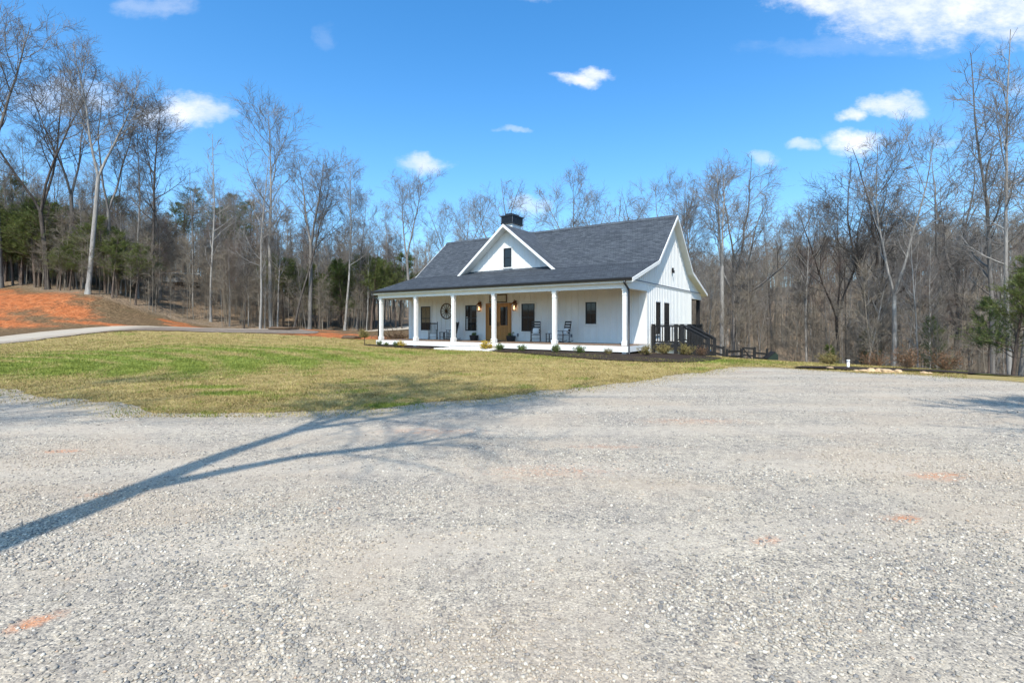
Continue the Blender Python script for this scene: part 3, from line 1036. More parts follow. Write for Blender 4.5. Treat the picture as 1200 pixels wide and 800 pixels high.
regions = [  # px0, px1, D0, D1, count, label, group
    (-60, 215, 56, 86, 56, 'bare tree in the woods above the red clay bank', 'woods above the clay bank'),
    (215, 480, 57, 92, 78, 'bare tree in the woods left of the porch', 'woods left of the porch'),
    (480, 800, 60, 95, 26, 'bare tree in the woods behind the house roof', 'woods behind the house'),
    (800, 1010, 50, 95, 48, 'bare tree between the gable end and the dark oak', 'woods right of the house'),
    (1010, 1260, 36, 90, 54, 'bare tree behind the right edge of the gravel', 'woods right of the gravel'),
]
slims = [10, 11, 12]
cnt_all = 0
for (a, b_, D0, D1, n, lab, grp) in regions:
    k = 0
    tries = 0
    while k < n and tries < 4000:
        tries += 1
        px = a + (b_ - a) * rng.rand()
        D = D0 + (D1 - D0) * rng.rand() ** 1.5
        if px < 215 and D < 56 or (190 < px < 244 and D < 76):
            continue
        x = (px - 600) / 580 * D
        tlx = float(np.interp(x, [-90, -58, -48, -40, -34, -28, -18, -8, 0, 8, 14, 20, 26, 32, 40], [60, 58, 53.5, 54, 55, 56, 62, 70, 60, 52, 46, 40, 30, 26, 26]))
        if D < tlx + .8 or any((x - q[0]) ** 2 + (D - q[1]) ** 2 < (1.1) ** 2 for q in placed):
            continue
        z = hz(x, D)
        top = skyline(px) + rng.randn() * 14 + (18 if rng.rand() < .6 else 0) - (45 if rng.rand() < .13 else 0)
        H = EYE + (380 - top) / 580 * D - z
        H = min(max(H, 7), 25)
        i = int(rng.choice([0, 1, 2, 3, 0, 2, 7, 10, 11, 12, 10, 11, 12, 13, 14]))
        if i >= 10:
            H = min(H, 17)
        placed.append((x, D, 1))
        bk_ = str(rng.choice(['g', 'p', 'p', 'd', 'r']))
        adj = {'g': 'grey', 'p': 'pale barked', 'd': 'dark barked', 'r': 'reddish twigged'}[bk_]
        frm = 'slim' if i >= 10 else ('forked' if i in (4, 5, 6, 7) else ('spreading' if i in (8, 9) else 'straight'))
        put_tree('bare_tree', x, D, H, i, bk_, rng.rand() * 6.28, lab.replace('bare tree', frm + ' ' + adj + ' bare tree').replace(', one trunk among many', ''), 'tree', grp, (rng.randn() * .03, rng.randn() * .03), .9, z)
        k += 1

# far woods and the brush between the trunks: nobody could count these
def merged(name, label, cat, spots, protos, mats, seed):
    g = Geo()
    r_ = np.random.RandomState(seed)
    for (x, y, z, s, w) in spots:
        V, F = protos[r_.randint(len(protos))]
        a = r_.rand() * 6.28
        ca, sa = math.cos(a), math.sin(a)
        V2 = np.c_[(V[:, 0] * ca - V[:, 1] * sa) * s * w + x, (V[:, 0] * sa + V[:, 1] * ca) * s * w + y, V[:, 2] * s + z - .1]
        g.add(V2, F)
    o = link(name, g.mesh(name, mats, False))
    tag(o, label, cat, None, 'stuff')
    return o


def light_tree(seed, H, rb, tw, nl=14, upright=False):
    rng_ = np.random.RandomState(seed)
    g = Geo()
    P0, R0 = grow(rng_, np.zeros((1, 3)), np.array([[rng_.randn() * .05, rng_.randn() * .05, 1.]]), np.array([H]), np.array([rb]), np.array([.012 if upright else .02]), 7, .025 if upright else .05, .02)
    g.tubes(P0, R0, 4)
    p, d, r, f = kids(rng_, P0, R0, nl, .3, .98, .5, 1.0)
    L = H * (.17 if upright else .24) * (1.15 - f * .7) * (.6 + .7 * rng_.rand(len(f)))
    P1, R1 = grow(rng_, p, d, L, np.minimum(r * .5, .05), np.full(len(L), .015), 3, .12, .12)
    g.tubes(P1, R1, 3)
    p, d, r, f = kids(rng_, P1, R1, 6, .2, 1, .5, 1.0)
    P2, R2 = grow(rng_, p, d, np.repeat(L, 6) * .45 * (.6 + .7 * rng_.rand(len(f))), np.full(len(p), tw), np.full(len(p), tw * .6), 2, .12, .08)
    g.tubes(P2, R2, 3)
    p, d, r, f = kids(rng_, P2, R2, 4, .2, 1, .5, 1.0)
    P3, R3 = grow(rng_, p, d, .4 + .6 * rng_.rand(len(p)), np.full(len(p), tw * .7), np.full(len(p), tw * .45), 1, .12, .08)
    g.tubes(P3, R3, 3)
    return g.arr()


far_protos = [light_tree(100 + i, 15, .15, .020, 14, True) for i in range(6)]
spots = []
rng = np.random.RandomState(5)
while len(spots) < 1700:
    D = 92 + 150 * rng.rand() ** .9
    px = -120 + 1440 * rng.rand()
    if 500 < px < 800 and rng.rand() < .6:
        continue
    x = (px - 600) / 580 * D
    spots.append((x, D, hz(x, D), .75 + .45 * rng.rand(), 1.15))
merged('distant_woods', 'brownish grey bare woods covering the far hillside behind the nearer trees', 'woods', spots, far_protos, M_BRUSH, 3)

brush_protos = [light_tree(200 + i, 6.5, .034, .010, 9, True) for i in range(6)]
spots = []
while len(spots) < 1650:
    px = -120 + 1440 * rng.rand()
    if len(spots) > 1150:
        px = -60 + 540 * rng.rand()
    D = (24 if px > 960 else (53 if px < 480 else 46)) + (60 if len(spots) < 1150 else 26) * rng.rand() ** 1.1
    x = (px - 600) / 580 * D
    tlx = float(np.interp(x, [-90, -58, -48, -40, -34, -28, -18, -8, 0, 8, 14, 20, 26, 32, 40], [60, 58, 53.5, 54, 55, 56, 62, 70, 60, 52, 46, 40, 25, 21, 16]))
    if D < tlx + .3:
        continue
    if 440 < px < 790 and rng.rand() < .7:
        continue
    if 185 < px < 250 and D < 76 and rng.rand() < .35:
        continue
    spots.append((x, D, hz(x, D), .35 + 1.1 * rng.rand() ** 1.3, 1.0))
merged('undergrowth', 'tangled brown saplings and brush filling the floor of the woods', 'undergrowth', spots, brush_protos, M_BRUSH, 9)

# ------------------------------------------------------------------ pines
PINES = []
for sd__, H_, c0_, sp_, nb_ in ((31, 9, .40, .25, 44), (32, 9, .46, .22, 38), (33, 8, .20, .28, 44), (34, 14, .5, .2, 36), (35, 5, .05, .3, 34)):
    tr, cr = pine_tree(sd__, H_, c0_, sp_, nb_)
    PINES.append((tr.mesh('trunk', M_BARK_PINE), cr.mesh('crown', M_PINE, False, True), cr.mesh('crown', M_PINE_Y, False, True), H_))


def put_pine(px, D, top, i, young, rot, label, group, wid=1.0):
    if 186 < px < 246 and D < 80:
        px = px - 60 if px < 216 else px + 130
    x = (px - 600) / 580 * D
    z = hz(x, D)
    H = max(2.0, EYE + (380 - top) / 580 * D - z)
    s = H / PINES[i][3]
    r = bpy.data.objects.new('pine_tree', None)
    r.empty_display_size = .5
    col.objects.link(r)
    r.location = (x, D, z)
    r.rotation_euler = (0, 0, rot)
    r.scale = (s * wid, s * wid, s)
    tag(r, label, 'pine tree', group)
    link('trunk', PINES[i][0], r)
    link('crown', PINES[i][2 if young else 1], r)


rng = np.random.RandomState(20)
for k in range(15):
    px = -25 + 190 * rng.rand()
    x = (px - 600) / 580 * 56
    D = float(np.interp(x, [-90, -58, -48, -40, -34], [60, 58, 53.5, 54, 55])) + 1 + 2.5 * rng.rand()
    put_pine(px, D, 262 + (px / 240) * 46 + rng.randn() * 13, int(rng.choice([0, 1, 0])), True, rng.rand() * 6.28,
             'bright green young pine at the top edge of the red clay bank, one of many', 'young pines above the clay bank', 1.2 + .3 * rng.rand())
rng = np.random.RandomState(21)
for k in range(52):
    px = -30 + 240 * rng.rand() ** 1.15
    D = (58 if px < 150 else 60) + 7 * rng.rand()
    put_pine(px, D, 252 + (px / 240) * 48 + rng.randn() * 14, int(rng.choice([0, 1, 2])), rng.rand() < .8, rng.rand() * 6.28,
             'green young pine in the thicket above the red clay bank, one of many', 'young pines above the clay bank', 1.2 + .35 * rng.rand())
for k in range(24):
    px = 318 + 155 * rng.rand()
    D = 63 + 9 * rng.rand()
    put_pine(px, D, 312 + rng.randn() * 10, int(rng.choice([0, 1, 2])), rng.rand() < .7, rng.rand() * 6.28,
             'green young pine between the bare trunks left of the porch, one of many', 'young pines left of the porch', 1.2)
for k in range(16):
    px = rng.choice([10, 30, 55, 140, 205, 230, 255, 275, 290]) + rng.randn() * 9
    D = 84 + 14 * rng.rand()
    put_pine(px, D, 236 + rng.randn() * 9, 3, False, rng.rand() * 6.28,
             'dark mature pine in the back of the left woods, its top among the bare crowns', 'mature pines deep in the left woods', 1.3)
put_pine(1186, 20.5, 318, 2, True, 1.0, 'bright green pine at the right edge of the photo', 'pines by the right edge', 1.3)
put_pine(1207, 20, 296, 0, True, 2.0, 'taller green pine cut off by the right edge of the photo', 'pines by the right edge', 1.0)
put_pine(1158, 25, 350, 1, False, 3.0, 'darker pine left of the bright green one at the right edge', 'pines by the right edge', .9)
put_pine(1098, 33, 372, 2, False, 4.0, 'thin olive pine behind the thin white stem at right', 'pines by the right edge', .7)
put_pine(1020, 40, 385, 2, False, 5.0, 'small dim pine in the shade below the wide dark oak', 'pines by the right edge', .7)
put_pine(975, 38, 405, 4, True, 5.6, 'small olive green pine just left of the white post', 'pines by the right edge', .8)
q_ = 600 + 9.9 / 2.8 * 580
put_pine(q_, 2.8, 380 - 580 * 8.6 / 2.8, 0, False, 5.6, 'pine outside the right edge whose shade touches the gravel', 'pines by the right edge', 1.1)


# ------------------------------------------------------------------ mesh builder for made things
class MB:
    def __init__(s):
        s.V, s.F, s.sm = [], [], []

    def add(s, V, F, sm=False):
        n = len(s.V)
        s.V += [tuple(v) for v in V]
        for f in F:
            s.F.append([i + n for i in f])
            s.sm.append(sm)
        return s

    def box(s, x0, x1, y0, y1, z0, z1):
        V = [(x0, y0, z0), (x1, y0, z0), (x1, y1, z0), (x0, y1, z0), (x0, y0, z1), (x1, y0, z1), (x1, y1, z1), (x0, y1, z1)]
        return s.add(V, [(0, 3, 2, 1), (4, 5, 6, 7), (0, 1, 5, 4), (1, 2, 6, 5), (2, 3, 7, 6), (3, 0, 4, 7)])

    def bar(s, a, b, w, h, upv=(0, 0, 1)):
        a, b = Vector(a), Vector(b)
        d = (b - a).normalized()
        u = Vector(upv)
        if abs(d.dot(u)) > .98:
            u = Vector((0, 1, 0))
        sx = d.cross(u).normalized() * w / 2
        sz = sx.cross(d).normalized() * h / 2
        V = [a - sx - sz, a + sx - sz, a + sx + sz, a - sx + sz, b - sx - sz, b + sx - sz, b + sx + sz, b - sx + sz]
        return s.add(V, [(0, 1, 2, 3), (7, 6, 5, 4), (0, 4, 5, 1), (1, 5, 6, 2), (2, 6, 7, 3), (3, 7, 4, 0)])

    def tube(s, pts, r, n=8, cap=True):
        pts = [Vector(p) for p in pts]
        rs = r if isinstance(r, (list, tuple)) else [r] * len(pts)
        V = []
        ref = None
        for i, p in enumerate(pts):
            d = (pts[min(i + 1, len(pts) - 1)] - pts[max(i - 1, 0)]).normalized()
            if ref is None:
                ref = Vector((0, 0, 1)) if abs(d.z) < .9 else Vector((1, 0, 0))
            a = d.cross(ref).normalized()
            b = a.cross(d).normalized()
            ref = b
            for k in range(n):
                t = 2 * PI * k / n
                V.append(p + a * math.cos(t) * rs[i] + b * math.sin(t) * rs[i])
        F = []
        for i in range(len(pts) - 1):
            for k in range(n):
                F.append((i * n + k, i * n + (k + 1) % n, (i + 1) * n + (k + 1) % n, (i + 1) * n + k))
        s.add(V, F, True)
        if cap:
            m = len(s.V) - len(V)
            s.F.append([m + k for k in range(n)][::-1])
            s.sm.append(False)
            s.F.append([m + (len(pts) - 1) * n + k for k in range(n)])
            s.sm.append(False)
        return s

    def lathe(s, prof, c=(0, 0, 0), n=14):
        V = []
        for (r, z) in prof:
            for k in range(n):
                t = 2 * PI * k / n
                V.append((c[0] + r * math.cos(t), c[1] + r * math.sin(t), c[2] + z))
        F = []
        for i in range(len(prof) - 1):
            for k in range(n):
                F.append((i * n + k, i * n + (k + 1) % n, (i + 1) * n + (k + 1) % n, (i + 1) * n + k))
        return s.add(V, F, True)

    def prism_x(s, poly, x0, x1):
        """polygon in (y, z) pulled along x"""
        n = len(poly)
        V = [(x0, y, z) for y, z in poly] + [(x1, y, z) for y, z in poly]
        F = [list(range(n))[::-1], [n + i for i in range(n)]]
        for i in range(n):
            j = (i + 1) % n
            F.append([i, j, n + j, n + i])
        return s.add(V, F)

    def prism_y(s, poly, y0, y1):
        """polygon in (x, z) pulled along y"""
        n = len(poly)
        V = [(x, y0, z) for x, z in poly] + [(x, y1, z) for x, z in poly]
        F = [list(range(n)), [n + i for i in range(n)][::-1]]
        for i in range(n):
            j = (i + 1) % n
            F.append([i, n + i, n + j, j])
        return s.add(V, F)

    def build(s, name, mat, parent=None, loc=None, rotz=None, bevel=0.0):
        me = bpy.data.meshes.new(name)
        me.from_pydata(s.V, [], s.F)
        me.polygons.foreach_set('use_smooth', s.sm)
        me.update()
        bm = bmesh.new()
        bm.from_mesh(me)
        bmesh.ops.recalc_face_normals(bm, faces=bm.faces)
        bm.to_mesh(me)
        bm.free()
        me.materials.append(mat)
        o = link(name, me, parent, loc, rotz)
        if bevel:
            md = o.modifiers.new('bevel', 'BEVEL')
            md.width = bevel
            md.segments = 2
            md.limit_method = 'ANGLE'
        return o


def empty(name, loc, rotz, label, cat, group=None):
    o = bpy.data.objects.new(name, None)
    o.empty_display_size = .3
    col.objects.link(o)
    o.location = loc
    o.rotation_euler = (0, 0, rotz)
    tag(o, label, cat, group)
    return o


def copy_tree(o, parent=None):
    c = o.copy()
    col.objects.link(c)
    c.parent = parent
    for ch in [q for q in bpy.data.objects if q.parent == o]:
        copy_tree(ch, c)
    return c


# ------------------------------------------------------------------ house materials
def mat_siding():
    m, t, b = material('white_siding', 0.55, 0.35)
    p = t.obj()
    n = t.noise(1.2, 6, 0.65, t.scaled(p, (1, 1, .35)))
    c = t.ramp(n, [(0.3, (0.66, 0.655, 0.635)), (0.7, (0.76, 0.755, 0.735))])
    low = t.new('ShaderNodeSeparateXYZ', {0: p}).outputs[2]
    dirt = t.math('MULTIPLY', t.math('SUBTRACT', 1.0, t.step(low, .1, .9)), t.step(t.noise(5, 6, .7, p), .4, .65))
    c = t.mix(t.math('MULTIPLY', dirt, .35), c, (0.5, 0.4, 0.32))
    t.set(b, 'Base Color', c)
    bump(t, b, t.noise(25, 4, .6, t.scaled(p, (1, 1, .15))), .08, .01)
    return m


def mat_shingle():
    m, t, b = material('asphalt_shingles', 0.9, 0.2)
    p = t.obj()
    # courses follow height; the slopes face along y (main) or x (dormer)
    s3 = t.new('ShaderNodeSeparateXYZ', {0: p})
    nrm = t.new('ShaderNodeNewGeometry')
    run = t.math('ADD', s3.outputs[0], t.math('MULTIPLY', s3.outputs[1], .37))
    row = t.math('MULTIPLY', t.math('ADD', s3.outputs[1], t.math('MULTIPLY', s3.outputs[2], 1.0)), 1.0)
    v = t.new('ShaderNodeCombineXYZ', {0: run, 1: row, 2: 0.0}).outputs[0]
    br = t.new('ShaderNodeTexBrick', {'Vector': v, 'Color1': (0.034, 0.041, 0.050), 'Color2': (0.078, 0.090, 0.104), 'Mortar': (0.02, 0.024, 0.032), 'Scale': 1.0, 'Mortar Size': .016, 'Mortar Smooth': .3, 'Brick Width': .34, 'Row Height': .17})
    br.offset = .37
    n = t.noise(3.2, 7, .8, t.scaled(v, (1.0, 2.6, 1)))
    c = t.mix(t.math('MULTIPLY', t.step(n, .48, .72), .42), br.outputs[0], (0.14, 0.158, 0.178))
    c = t.mix(t.math('MULTIPLY', t.step(t.noise(1.1, 4, .6, p), .45, .7), .4), c, (0.05, 0.058, 0.075))
    c = t.mix(t.math('MULTIPLY', t.step(t.noise(45, 4, .8, p), .52, .66), .35), c, (0.22, 0.23, 0.26))
    t.set(b, 'Base Color', c)
    bump(t, b, t.math('ADD', br.outputs[1], t.math('MULTIPLY', n, -.8)), -.5, .015)
    return m


def mat_boards(name, a, b_, rot=False, w=7.0, rough=.7):
    m, t, b = material(name, rough, 0.3)
    p = t.obj()
    s3 = t.new('ShaderNodeSeparateXYZ', {0: p})
    ax = s3.outputs[0] if not rot else s3.outputs[1]
    cell = t.math('FLOOR', t.math('MULTIPLY', ax, w))
    wn = t.new('ShaderNodeTexWhiteNoise', {'W': cell}, noise_dimensions='1D').outputs[0]
    gr = t.noise(6, 6, .7, t.scaled(p, (8, 1, 8) if not rot else (1, 8, 8)))
    f = t.math('ADD', t.math('MULTIPLY', wn, .4), t.math('MULTIPLY', gr, .6))
    c = t.ramp(f, [(.2, a), (.8, b_)])
    fr = t.math('FRACT', t.math('MULTIPLY', ax, w))
    gap = t.math('ADD', t.math('LESS_THAN', fr, .05), 0.0)
    c = t.mix(gap, c, tuple(x * .25 for x in a))
    t.set(b, 'Base Color', c)
    return m


def mat_glass():
    m, t, b = material('window_glass', 0.04, 0.6)
    t.set(b, 'Base Color', (0.012, 0.014, 0.016))
    n = t.noise(1.5, 2, .5, t.obj())
    bump(t, b, n, .03, .02)
    return m


M_SIDE = mat_siding()
M_ROOF = mat_shingle()
M_TRIM = simple('white_trim', (0.74, 0.725, 0.69), 0.5, 0.4, .05, 4)
M_BLACK = simple('black_metal', (0.014, 0.014, 0.016), 0.4, 0.5, .3, 6)
M_BLACKW = simple('black_stained_wood', (0.014, 0.0135, 0.014), 0.6, 0.35, .5, 9, bstr=.3)
M_SHFASC = simple('grey_flashing', (0.16, 0.17, 0.19), 0.5, 0.4)
M_DECK = mat_boards('porch_boards', (0.13, 0.085, 0.06), (0.26, 0.185, 0.13), False, 7.2)
M_STEP = simple('painted_steps', (0.60, 0.575, 0.54), 0.6, 0.3, .08, 5)
M_CEIL = mat_boards('pine_ceiling', (0.42, 0.29, 0.16), (0.58, 0.42, 0.25), True, 8.0, .5)
M_DOOR = mat_boards('oak_door_wood', (0.30, 0.13, 0.035), (0.50, 0.24, 0.07), False, 9, .35)
M_GLASS = mat_glass()
M_BLIND = simple('window_blind', (0.20, 0.15, 0.09), 0.8, .2, .3, 8)
M_CURTAIN = simple('pale_curtain', (0.42, 0.42, 0.41), .9, .1, .2, 10)
M_CONC = simple('concrete', (0.42, 0.40, 0.37), .9, .2, .2, 6, bstr=.3)
M_COPPER = simple('copper_lantern', (0.20, 0.09, 0.04), .35, .5, .3, 8, metal=.7)
M_PILLOW = simple('white_cushion', (0.66, 0.67, 0.68), .9, .1, .08, 12)
M_WOODOLD = simple('old_wood', (0.10, 0.065, 0.04), .85, .2, .5, 12, bstr=.4)
M_SIGN = simple('sign_board', (0.50, 0.47, 0.40), .7, .2, .15, 8)
M_INK = simple('sign_letters', (0.04, 0.035, 0.03), .7, .2)
M_UNDER_SHADE = simple('under_porch_shade', (0.03, 0.03, 0.03), .9, .1)  # near black, stands in for the shade under the porch floor
m_, t_, b_m = material('lamp_bulb', .5)
b_m.inputs['Base Color'].default_value = (1, .7, .4, 1)
b_m.inputs['Emission Color'].default_value = (1, .55, .22, 1)
b_m.inputs['Emission Strength'].default_value = 6
M_BULB = m_

# ------------------------------------------------------------------ house
FLOOR = 0.56
house = empty('farmhouse', (HO.x, HO.y, 0), HROT, 'white board and batten farmhouse with a dark shingle roof and a full front porch', 'house')
prof = [(-.30, 3.82), (3.8, 5.08), (7.35, 8.15), (10.9, 5.08), (15.0, 3.82)]
TH = .17
under = [(y, z - TH) for y, z in prof]


def under_z(y):
    return float(np.interp(y, [q[0] for q in under], [q[1] for q in under]))


def top_z(y):
    return float(np.interp(y, [q[0] for q in prof], [q[1] for q in prof]))


XR, XL = .45, -17.95
b = MB()
b.prism_x(prof + under[::-1], XL, XR)
rf = b.build('roof', M_ROOF, house)
# shingle butt edges: thin courses laid on the front slope
b = MB()
for (i0, i1) in ((0, 1), (1, 2)):
    (ya, za), (yb, zb) = prof[i0], prof[i1]
    Ls = math.hypot(yb - ya, zb - za)
    n = int(Ls / .145)
    ny, nz_ = -(zb - za) / Ls, (yb - ya) / Ls
    for k in range(n):
        f0 = k / n
        f1 = (k + .97) / n
        p0 = (ya + (yb - ya) * f0, za + (zb - za) * f0)
        p1 = (ya + (yb - ya) * f1, za + (zb - za) * f1)
        b.prism_x([(p0[0] + ny * .003, p0[1] + nz_ * .003), (p1[0] + ny * .003, p1[1] + nz_ * .003), (p1[0] + ny * .006, p1[1] + nz_ * .006), (p0[0] + ny * .017, p0[1] + nz_ * .017)], XL + .01, XR - .01)
b.build('shingle_courses', M_ROOF, rf)
MB().prism_x([(7.17, 8.03), (7.35, 8.19), (7.53, 8.03), (7.53, 8.06), (7.35, 8.225), (7.17, 8.06)], XL, XR).build('ridge_cap', M_ROOF, rf)
# white soffit lining under the overhangs and rake boards on both ends
for nm, x0, x1 in (('rake_board', XR, XR + .04), ('rake_board', XL - .04, XL)):
    b = MB()
    up_ = [(y, z - .0) for y, z in prof]
    dn_ = [(y, z - .185) for y, z in prof]
    b.prism_x(up_ + dn_[::-1], x0, x1)
    b.build(nm, M_TRIM, rf)
for x0, x1 in ((.1, XR - .001), (XL + .001, -17.6)):
    b = MB()
    u1 = [(y, z - TH - .003) for y, z in prof]
    u2 = [(y, z - TH - .03) for y, z in prof]
    b.prism_x(u1 + u2[::-1], x0 + .002, x1)
    b.build('soffit', M_TRIM, rf)
MB().box(XL + .04, XR, -.33, -.303, 3.60, 3.80).build('fascia', M_TRIM, rf)
MB().box(XL + .04, XR, -.30, -.06, 3.60, 3.63).build('soffit', M_TRIM, rf)

# dormer
DX, DZ, DS = -9.59, 8.10, .823
hw = 3.86
dp_ = [(DX - hw, DZ - DS * hw), (DX, DZ), (DX + hw, DZ - DS * hw), (DX + hw, DZ - DS * hw - .15), (DX, DZ - .17), (DX - hw, DZ - DS * hw - .15)]
dorm = MB().prism_y(dp_, 3.35, 7.3).build('dormer_roof', M_ROOF, house)
up_ = [(DX - hw - .02, DZ + .012 - DS * hw), (DX, DZ + .012), (DX + hw + .02, DZ + .012 - DS * hw)]
dn_ = [(x, z - .19) for x, z in up_]
MB().prism_y(up_ + dn_[::-1], 3.31, 3.349).build('rake_board', M_TRIM, dorm)
u1 = [(DX - hw, DZ - DS * hw - .175), (DX, DZ - .175), (DX + hw, DZ - DS * hw - .175)]
u2 = [(x, z - .03) for x, z in u1]
MB().prism_y(u1 + u2[::-1], 3.352, 3.95).build('soffit', M_TRIM, dorm)
MB().prism_y([(DX - 3.7, DZ - .2 - DS * 3.7), (DX, DZ - .2), (DX + 3.7, DZ - .2 - DS * 3.7)], 3.95, 4.1).build('dormer_wall', M_SIDE, house)
b = MB()
k = -8
while k <= 8:
    x = DX + k * .41
    zt = DZ - .22 - DS * abs(x - DX)
    if zt > 5.3:
        b.box(x - .022, x + .022, 3.93, 3.952, 5.0, zt)
    k += 1
b.build('batten_strips', M_TRIM, house)

# gable walls (one on each end)
gp = [(2.79, -.1), (2.79, 3.36), (-.1, 3.36), (-.1, under_z(-.1) - .03)] + [(y, z - .035) for y, z in under[1:4]] + [(14.8, under_z(14.8) - .03), (14.8, 3.36), (11.87, 3.36), (11.87, -.7)]
wall_r = MB().prism_x(gp, -.05, .10).build('wall', M_SIDE, house)
wall_l = MB().prism_x(gp, -17.6, -17.45).build('wall', M_SIDE, house)
wf = MB().box(-17.45, -.05, 2.79, 2.94, .1, 3.72).build('wall', M_SIDE, house)
wb = MB().box(-17.45, -.05, 11.72, 11.87, -.6, 3.72).build('wall', M_SIDE, house)
# battens
b = MB()
y = 2.95
while y < 11.8:
    b.box(.10, .122, y - .022, y + .022, -.05, 3.70)
    y += .305
y = .15
while y < 14.7:
    b.box(.10, .122, y - .022, y + .022, 3.86, under_z(y) - .04) if under_z(y) - .04 > 3.92 else None
    y += .305
b.box(.10, .125, 2.77, 2.90, .1, 3.70)
b.box(.10, .125, 11.76, 11.89, -.5, 3.70)
b.build('batten_strips', M_TRIM, wall_r)
MB().box(.10, .14, -.12, 14.8, 3.80, 3.85).build('flashing', M_SHFASC, wall_r)
MB().box(.10, .13, -.12, 14.8, 3.74, 3.80).build('belt_board', M_TRIM, wall_r)
b = MB()
x = -17.3
while x < -.1:
    if not (-10.75 < x < -8.3):
        b.box(x - .022, x + .022, 2.768, 2.79, FLOOR, 3.6)
    else:
        b.box(x - .022, x + .022, 2.768, 2.79, 3.05, 3.6)
    x += .405
b.build('batten_strips', M_TRIM, wf)

# porch structure
porch = MB().box(-17.65, .16, -.16, 2.79, FLOOR - .045, FLOOR).build('porch_floor', M_DECK, house)
b = MB()
b.box(-17.65, .16, -.19, -.161, FLOOR - .30, FLOOR - .02)
b.box(.161, .19, -.19, 2.79, FLOOR - .30, FLOOR - .02)
b.box(-17.68, -17.651, -.19, 2.79, FLOOR - .30, FLOOR - .02)
b.build('skirt_board', M_TRIM, porch)
MB().box(-17.4, -.1, 2.55, 2.78, -.1, FLOOR - .05).build('foundation_wall', M_UNDER_SHADE, house)  # foundation coloured as shade, behind the gap below the skirt
post_x = [-.02, -3.91, -7.88, -10.92, -14.09, -17.37]
for x in post_x:
    b = MB()
    b.box(x - .10, x + .10, -.10, .10, FLOOR, 3.36)
    b.box(x - .135, x + .135, -.135, .135, FLOOR, FLOOR + .22)
    b.box(x - .125, x + .125, -.125, .125, 3.24, 3.36)
    b.box(x - .118, x + .118, -.118, .118, 3.02, 3.05)
    b.build('porch_post', M_TRIM, house, bevel=.006)
    gz_ = hz(*hl(x, 0)[:2])
    MB().box(x - .11, x + .11, -.13, .11, gz_ - .2, FLOOR - .30).build('pier', M_TRIM, house)
b = MB()
b.box(-17.55, .13, -.12, .12, 3.36, 3.60)
b.build('porch_beam', M_TRIM, house)
MB().box(-.09, .13, .121, 2.78, 3.355, 3.60).build('porch_beam', M_TRIM, house)
MB().box(-17.55, -17.33, .121, 2.78, 3.355, 3.60).build('porch_beam', M_TRIM, house)
MB().box(-17.45, -.09, .12, 2.788, 3.62, 3.66).build('porch_ceiling', M_CEIL, house)

# front steps
b = MB()
gz_ = hz(*hl(-9.1, -.9)[:2])
for i in range(2):
    z1 = FLOOR - .155 * (i + 1)
    b.box(-10.85, -7.28, -.20 - .36 * (i + 1), -.195 - .36 * i, z1 - .05, z1)
    b.box(-10.80, -7.33, -.17 - .36 * (i + 1), -.195 - .36 * i, gz_ - .1, z1 - .052)
b.box(-11.15, -7.1, -1.5, -.90, gz_ + .0, gz_ + .10)
b.build('porch_steps', M_STEP, house, bevel=.008)

# gutter and downspouts
b = MB()
b.prism_x([(-.333, 3.70), (-.43, 3.70), (-.455, 3.81), (-.455, 3.84), (-.44, 3.84), (-.44, 3.80), (-.333, 3.80)], XL, XR + .02)
b.build('gutter', M_BLACK, house)
b = MB().tube([(.10, -.39, 3.70), (.10, -.39, 3.58), (.20, -.12, 3.30), (.20, -.08, 3.15), (.20, -.08, .25), (.30, -.22, .16)], .05, 8)
b.build('downspout', M_BLACK, house)
b = MB().tube([(-17.85, -.39, 3.70), (-17.85, -.39, 3.50), (-17.56, -.12, 3.22), (-17.56, -.08, 3.1), (-17.56, -.08, .3)], .045, 8)
b.build('downspout', M_BLACK, house)


